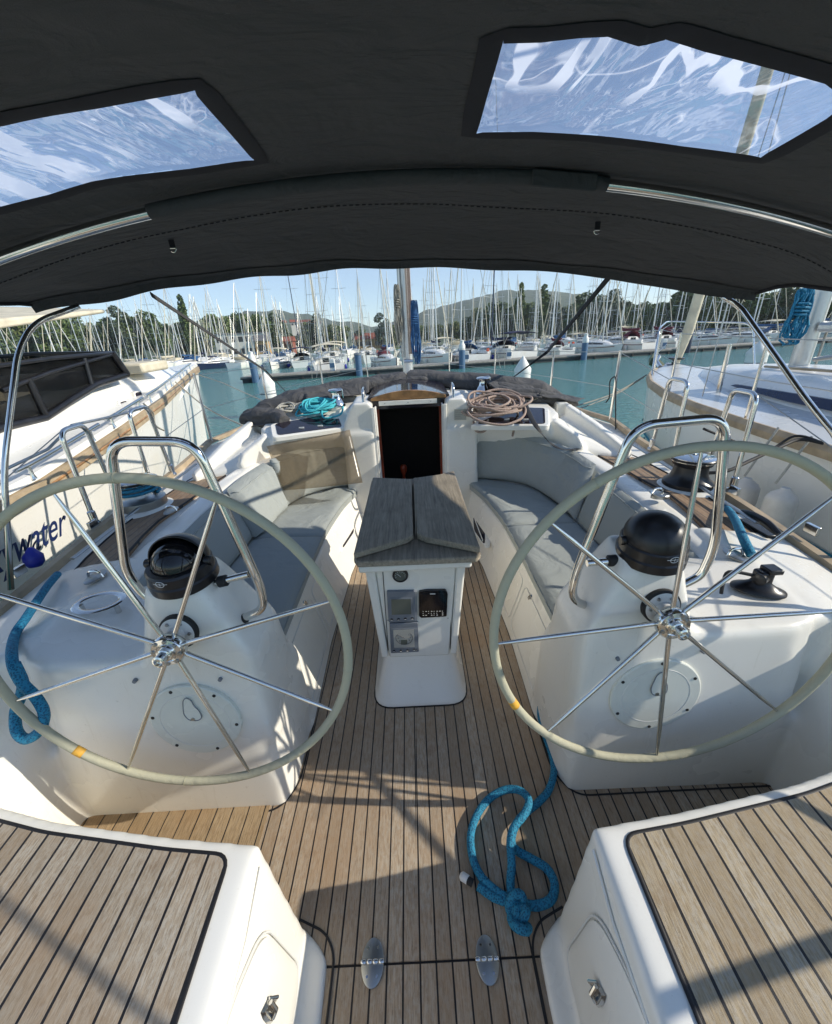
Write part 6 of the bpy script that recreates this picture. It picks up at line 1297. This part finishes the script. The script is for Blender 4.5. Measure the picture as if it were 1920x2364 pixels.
# ================================================================== RIGHT NEIGHBOUR
rn_ = thing('neighbour_yacht', 'white sailing yacht with dark blue cabin window moored on the right', 'sailing yacht', (4.1, 3, WZ))
cx = 4.15
hr_ = [(-2.5, 2.52, .70), (0, 2.54, .705), (2.0, 2.58, .71), (3.0, 2.60, .725), (3.83, 2.67, .735), (4.6, 2.82, .74), (5.3, 3.05, .745), (5.9, 3.35, .75), (6.4, 3.68, .75), (6.75, 4.02, .75), (6.85, 4.13, .75)]
secs = []
for y, x, z in hr_:
    hb = cx-x; fl = .86 if y < 4 else max(.5, .86-(y-4)*.12); yb2 = y-(0 if y < 5 else (y-5)*.08)
    half = [(hb, y, z), (hb*.99, y, z-.12), (hb*.97, (y+yb2)/2, z*.2), (hb*fl, yb2, WZ-.2), (hb*fl*.8, yb2, WZ-.6)]
    secs.append([(cx-a, b_, c) for a, b_, c in half]+[(cx+a, b_, c) for a, b_, c in half[::-1]])
b = MB().loft(secs, closed=False); b.f.append(tuple(range(10))); b.mi.append(0); b.build('hull', 'hull_white', rn_, smooth=60)
b = MB()
for dz, hh in ((.60, .035), (.68, .02), (1.0, .10)):
    b.loft([[(cx-((cx-x)*(.985 if dz < .9 else .93)+.006), y-(0 if y < 5 else (y-5)*.05), z-dz-hh), (cx-((cx-x)*(.987 if dz < .9 else .935)+.006), y-(0 if y < 5 else (y-5)*.05), z-dz)] for y, x, z in hr_], closed=False)
b.build('stripe', 'rope_blue', rn_, smooth=0)
MB().loft([[(x, y, z), (cx, y, z+.07), (2*cx-x, y, z)] for y, x, z in hr_], closed=False).build('deck', 'deck_grey', rn_, smooth=60)
MB().loft([[(x-.02, y, z-.05), (x-.025, y, z+.0), (x+.0, y, z+.035), (x+.03, y, z+.03), (x+.03, y, z)] for y, x, z in hr_]).build('toe_rail', 'tan_rail', rn_, smooth=40)
def sect2(y, w_, z0, z1): return [(cx-w_-.10, y, z0), (cx-w_, y, z1-.10), (cx-w_+.12, y, z1-.02), (cx, y, z1+.03), (cx+w_-.12, y, z1-.02), (cx+w_, y, z1-.10), (cx+w_+.1, y, z0)]
MB().loft([sect2(-1, .88, .70, 1.02), sect2(2.0, .88, .70, 1.02), sect2(3.5, .82, .71, 1.0), sect2(4.6, .66, .72, .95), sect2(5.4, .42, .73, .88), sect2(5.9, .2, .74, .80)]).build('cabin', 'hull_white', rn_, smooth=50)
MB().loft([[(cx-w_-.075-.012, y, z0+.06), (cx-w_-.03-.012, y, z1-.135), (cx-w_+.0, y, z1-.135), (cx-w_, y, z0+.06)] for y, w_, z0, z1 in ((-1, .88, .74, 1.02), (2.0, .88, .74, 1.02), (3.5, .82, .74, 1.0), (4.35, .70, .76, .965))]).build('window', 'navy_paint', rn_, smooth=30)
MB().tube([(cx-.55, 1.5, 1.03), (cx-.5, 3.6, 1.02), (cx-.35, 4.5, .975)], .012, 8).build('handrail', 'tan_rail', rn_)
q = U(*A2(1600, 430), y=4.4)
m_ = MB().tube([(q.x, q.y, .95), (q.x-.02, q.y-.05, 14)], .085, 20).build('mast', 'alu', rn_, smooth=60)
MB().tube([(q.x+.08, q.y-.1, 1.0), (q.x+.07, q.y-.13, 8)], .012, 6).build('halyard', 'rope_white', m_)
MB().tube([(q.x, q.y-.12, 1.35), (q.x+.2, 1.0, 1.32)], .05, 10).build('boom', 'alu', rn_)
MB().tube([(q.x, q.y-.15, 1.05), (q.x+.1, 3.0, 1.30)], .022, 8).build('boom_vang', 'steel_dull', rn_)
MB().tube([(4.15, 6.6, .80), (4.14, 6.45, 1.3), (q.x, q.y+.15, 13)], [.04, .07, .05], 10).build('furled_sail', 'cream_canvas', rn_, smooth=60)
MB().lathe([(.03, 0), (.11, .01), (.11, .03), (.05, .04), (.05, .10), (.11, .11), (.11, .13), (.03, .14)], (4.15, 6.62, .78), (0, -.05, 1), 24).build('furling_drum', 'black_plastic', rn_)
MB().tube([(4.0, 6.75, .76), (4.05, 6.98, .83), (4.12, 7.05, .9)], .035, 8).build('bow_roller', 'steel', rn_); MB().hull([(3.95, 7.0, .78), (4.2, 7.25, .70), (4.05, 7.1, .95), (4.25, 7.0, .75), (4.1, 7.3, .85)]).build('anchor', 'leaf_grey', rn_)
st2 = [(5.9, 3.42), (4.6, 2.88), (3.2, 2.67), (1.9, 2.62), (.8, 2.6)]
for y, x in st2: MB().tube([(x, y, .74), (x, y, 1.35)], .0125, 10).build('stanchion', 'steel', rn_, smooth=60)
for zz in (1.34, 1.05): MB().tube([(4.1, 6.85, zz+.05)]+[(x, y, zz) for y, x in st2], .004, 6).build('lifeline', 'steel_dull', rn_)
MB().tube(rounded([(3.40, 5.9, .75), (3.5, 6.1, 1.36), (4.15, 7.05, 1.42), (4.8, 6.1, 1.36), (4.85, 5.9, .75)], .15, 6), .0135, 10).build('pulpit', 'steel', rn_, smooth=60)
MB().tube([U(*A2(1255, 575), y=4.3), U(*A2(1310, 350), y=4.3)], .022, 12).build('inner_post', 'steel', rn_, smooth=60)
for (x, y, z, top) in ((2.66, 4.4, .76, 7),): MB().tube([(x+.25, y, z), (q.x-.02, q.y, 12)], .005, 6).build('shroud', 'steel_dull', rn_)
MB().tube([(2.95, 4.15, .76), (q.x-.9, q.y-.2, 6.6), (q.x, q.y, 12.5)], .005, 6).build('shroud', 'steel_dull', rn_)
c = U(*A2(1625, 120), y=4.2); hank((c.x+.02, 4.25, c.z), .16, .46, 13, 'rope_blue', 'rope_bundle', 'bright blue rope bundle hanging on the mast of the right-hand yacht', .009, 4)
for i, (a, b_) in enumerate((((1500, 300), (1500, 440)), ((1370, 270), (1360, 360)))):
    p1 = U(*A4(*a), x=2.38); p2 = U(*A4(*b_), x=2.38); p2 = p2-Vector((0, 0, .12)); h_ = p1.z-p2.z
    o = MB().lathe([(.0, 0), (.05, .004), (.085, .04), (.09, .10), (.088, h_*.75), (.07, h_*.86), (.03, h_*.95), (.024, h_), (0, h_)], p2, (0, 0, 1), 28).build('fender', 'fender', smooth=60); tag(o, ('large worn white fender hanging by a rope beside the right-hand yacht', 'white fender half hidden behind the stainless rail hoops on the right')[i], 'fender')
    MB().tube([p1, (2.56, p1.y+.05, .78)], .008, 8).build('fender_line', 'rope_white', o)
# mooring lines and hoses between the boats
def ln_(pts, r_, mat, name, lab, cat='rope'): return tag(MB().tube(spline(pts, 6), r_, 8).build(name, mat, smooth=180), lab, cat)
ln_([U(*A2(960, 480), x=3.6), U(*A2(830, 555), x=2.6), U(*A2(660, 612), x=1.84)], .009, 'rope_grey', 'mooring_line', 'grey mooring line from the right yacht to the cabin top', 'mooring line')
ln_([U(*A2(950, 490), x=3.6), U(*A2(830, 562), x=2.6), U(*A2(670, 625), x=1.84)], .007, 'rope_grey', 'mooring_line', 'second thinner line beside the grey mooring line on the right', 'mooring line')
ln_([U(*A2(832, 718), x=1.75), U(*A2(832, 600), x=1.75), U(*A2(833, 500), x=1.75), U(*A2(822, 490), x=1.75), U(*A2(808, 510), x=1.75), U(*A2(806, 570), x=1.75), U(*A2(792, 594), x=1.75)], .0055, 'rubber', 'boat_hook', 'thin black hooked rod standing upright at the right rail', 'hook')
ln_([U(*A2(1700, 765), x=2.55), U(*A2(1600, 750), x=2.5), U(*A2(1500, 790), x=2.3), U(*A2(1400, 835), x=2.1), U(*A2(1300, 880), x=1.9), U(*A2(1210, 890), x=1.8)], .011, 'rubber', 'black_hose', 'black hose from the right yacht drooping over the rail', 'hose')
ln_([U(*A2(1690, 760), x=2.55), U(*A2(1580, 735), x=2.5), U(*A2(1450, 800), x=2.3), U(*A2(1300, 745), x=2.0), U(*A2(1200, 705), x=1.8)], .008, 'rubber', 'black_hose', 'thinner black line arching above the black hose on the right', 'hose')

# ---- the air of the harbour
o = MB().box((-2200, -420, WZ-3), (2200, 2000, 330)).build('haze', 'haze_air', smooth=0); kind(o, 'stuff'); WORLD.add(o.name)
for o in list(COL.objects):
    if o.parent is None and o.name not in WORLD: o.matrix_basis = TRIM @ o.matrix_basis
# ================================================================== LIGHT
w = bpy.data.worlds.new('World'); sc.world = w; w.use_nodes = True; nt = w.node_tree
SUN = (T3 @ Vector((1, -.115, .56))).normalized()
el = math.asin(SUN.z); az = math.atan2(SUN.x, SUN.y)
bg = nt.nodes['Background']; sk = nt.nodes.new('ShaderNodeTexSky'); sk.sky_type = 'NISHITA'; sk.sun_disc = False; sk.sun_elevation = el; sk.sun_rotation = az
sk.air_density = 1.0; sk.dust_density = .0; sk.ozone_density = 4.0; sk.altitude = 100
hs_ = nt.nodes.new('ShaderNodeHueSaturation'); hs_.inputs['Saturation'].default_value = .92; nt.links.new(sk.outputs[0], hs_.inputs['Color']); nt.links.new(hs_.outputs[0], bg.inputs[0]); bg.inputs[1].default_value = .13
ld = bpy.data.lights.new('sun', 'SUN'); ld.energy = 4.0; ld.angle = R(.55); ld.color = (1, .925, .79)
lo = bpy.data.objects.new('sun', ld); COL.objects.link(lo); lo.rotation_euler = SUN.to_track_quat('Z', 'Y').to_euler(); lo.location = (6, -1, 8)
vs = sc.view_settings; vs.view_transform = 'Standard'; vs.look = 'None'; vs.gamma = 1; vs.exposure = .62; vs.use_curve_mapping = False
sc.cycles.max_bounces = 10; sc.cycles.transparent_max_bounces = 24; sc.cycles.use_denoising = True; sc.cycles.caustics_reflective = False; sc.cycles.caustics_refractive = False
sc.cycles.sample_clamp_indirect = 6
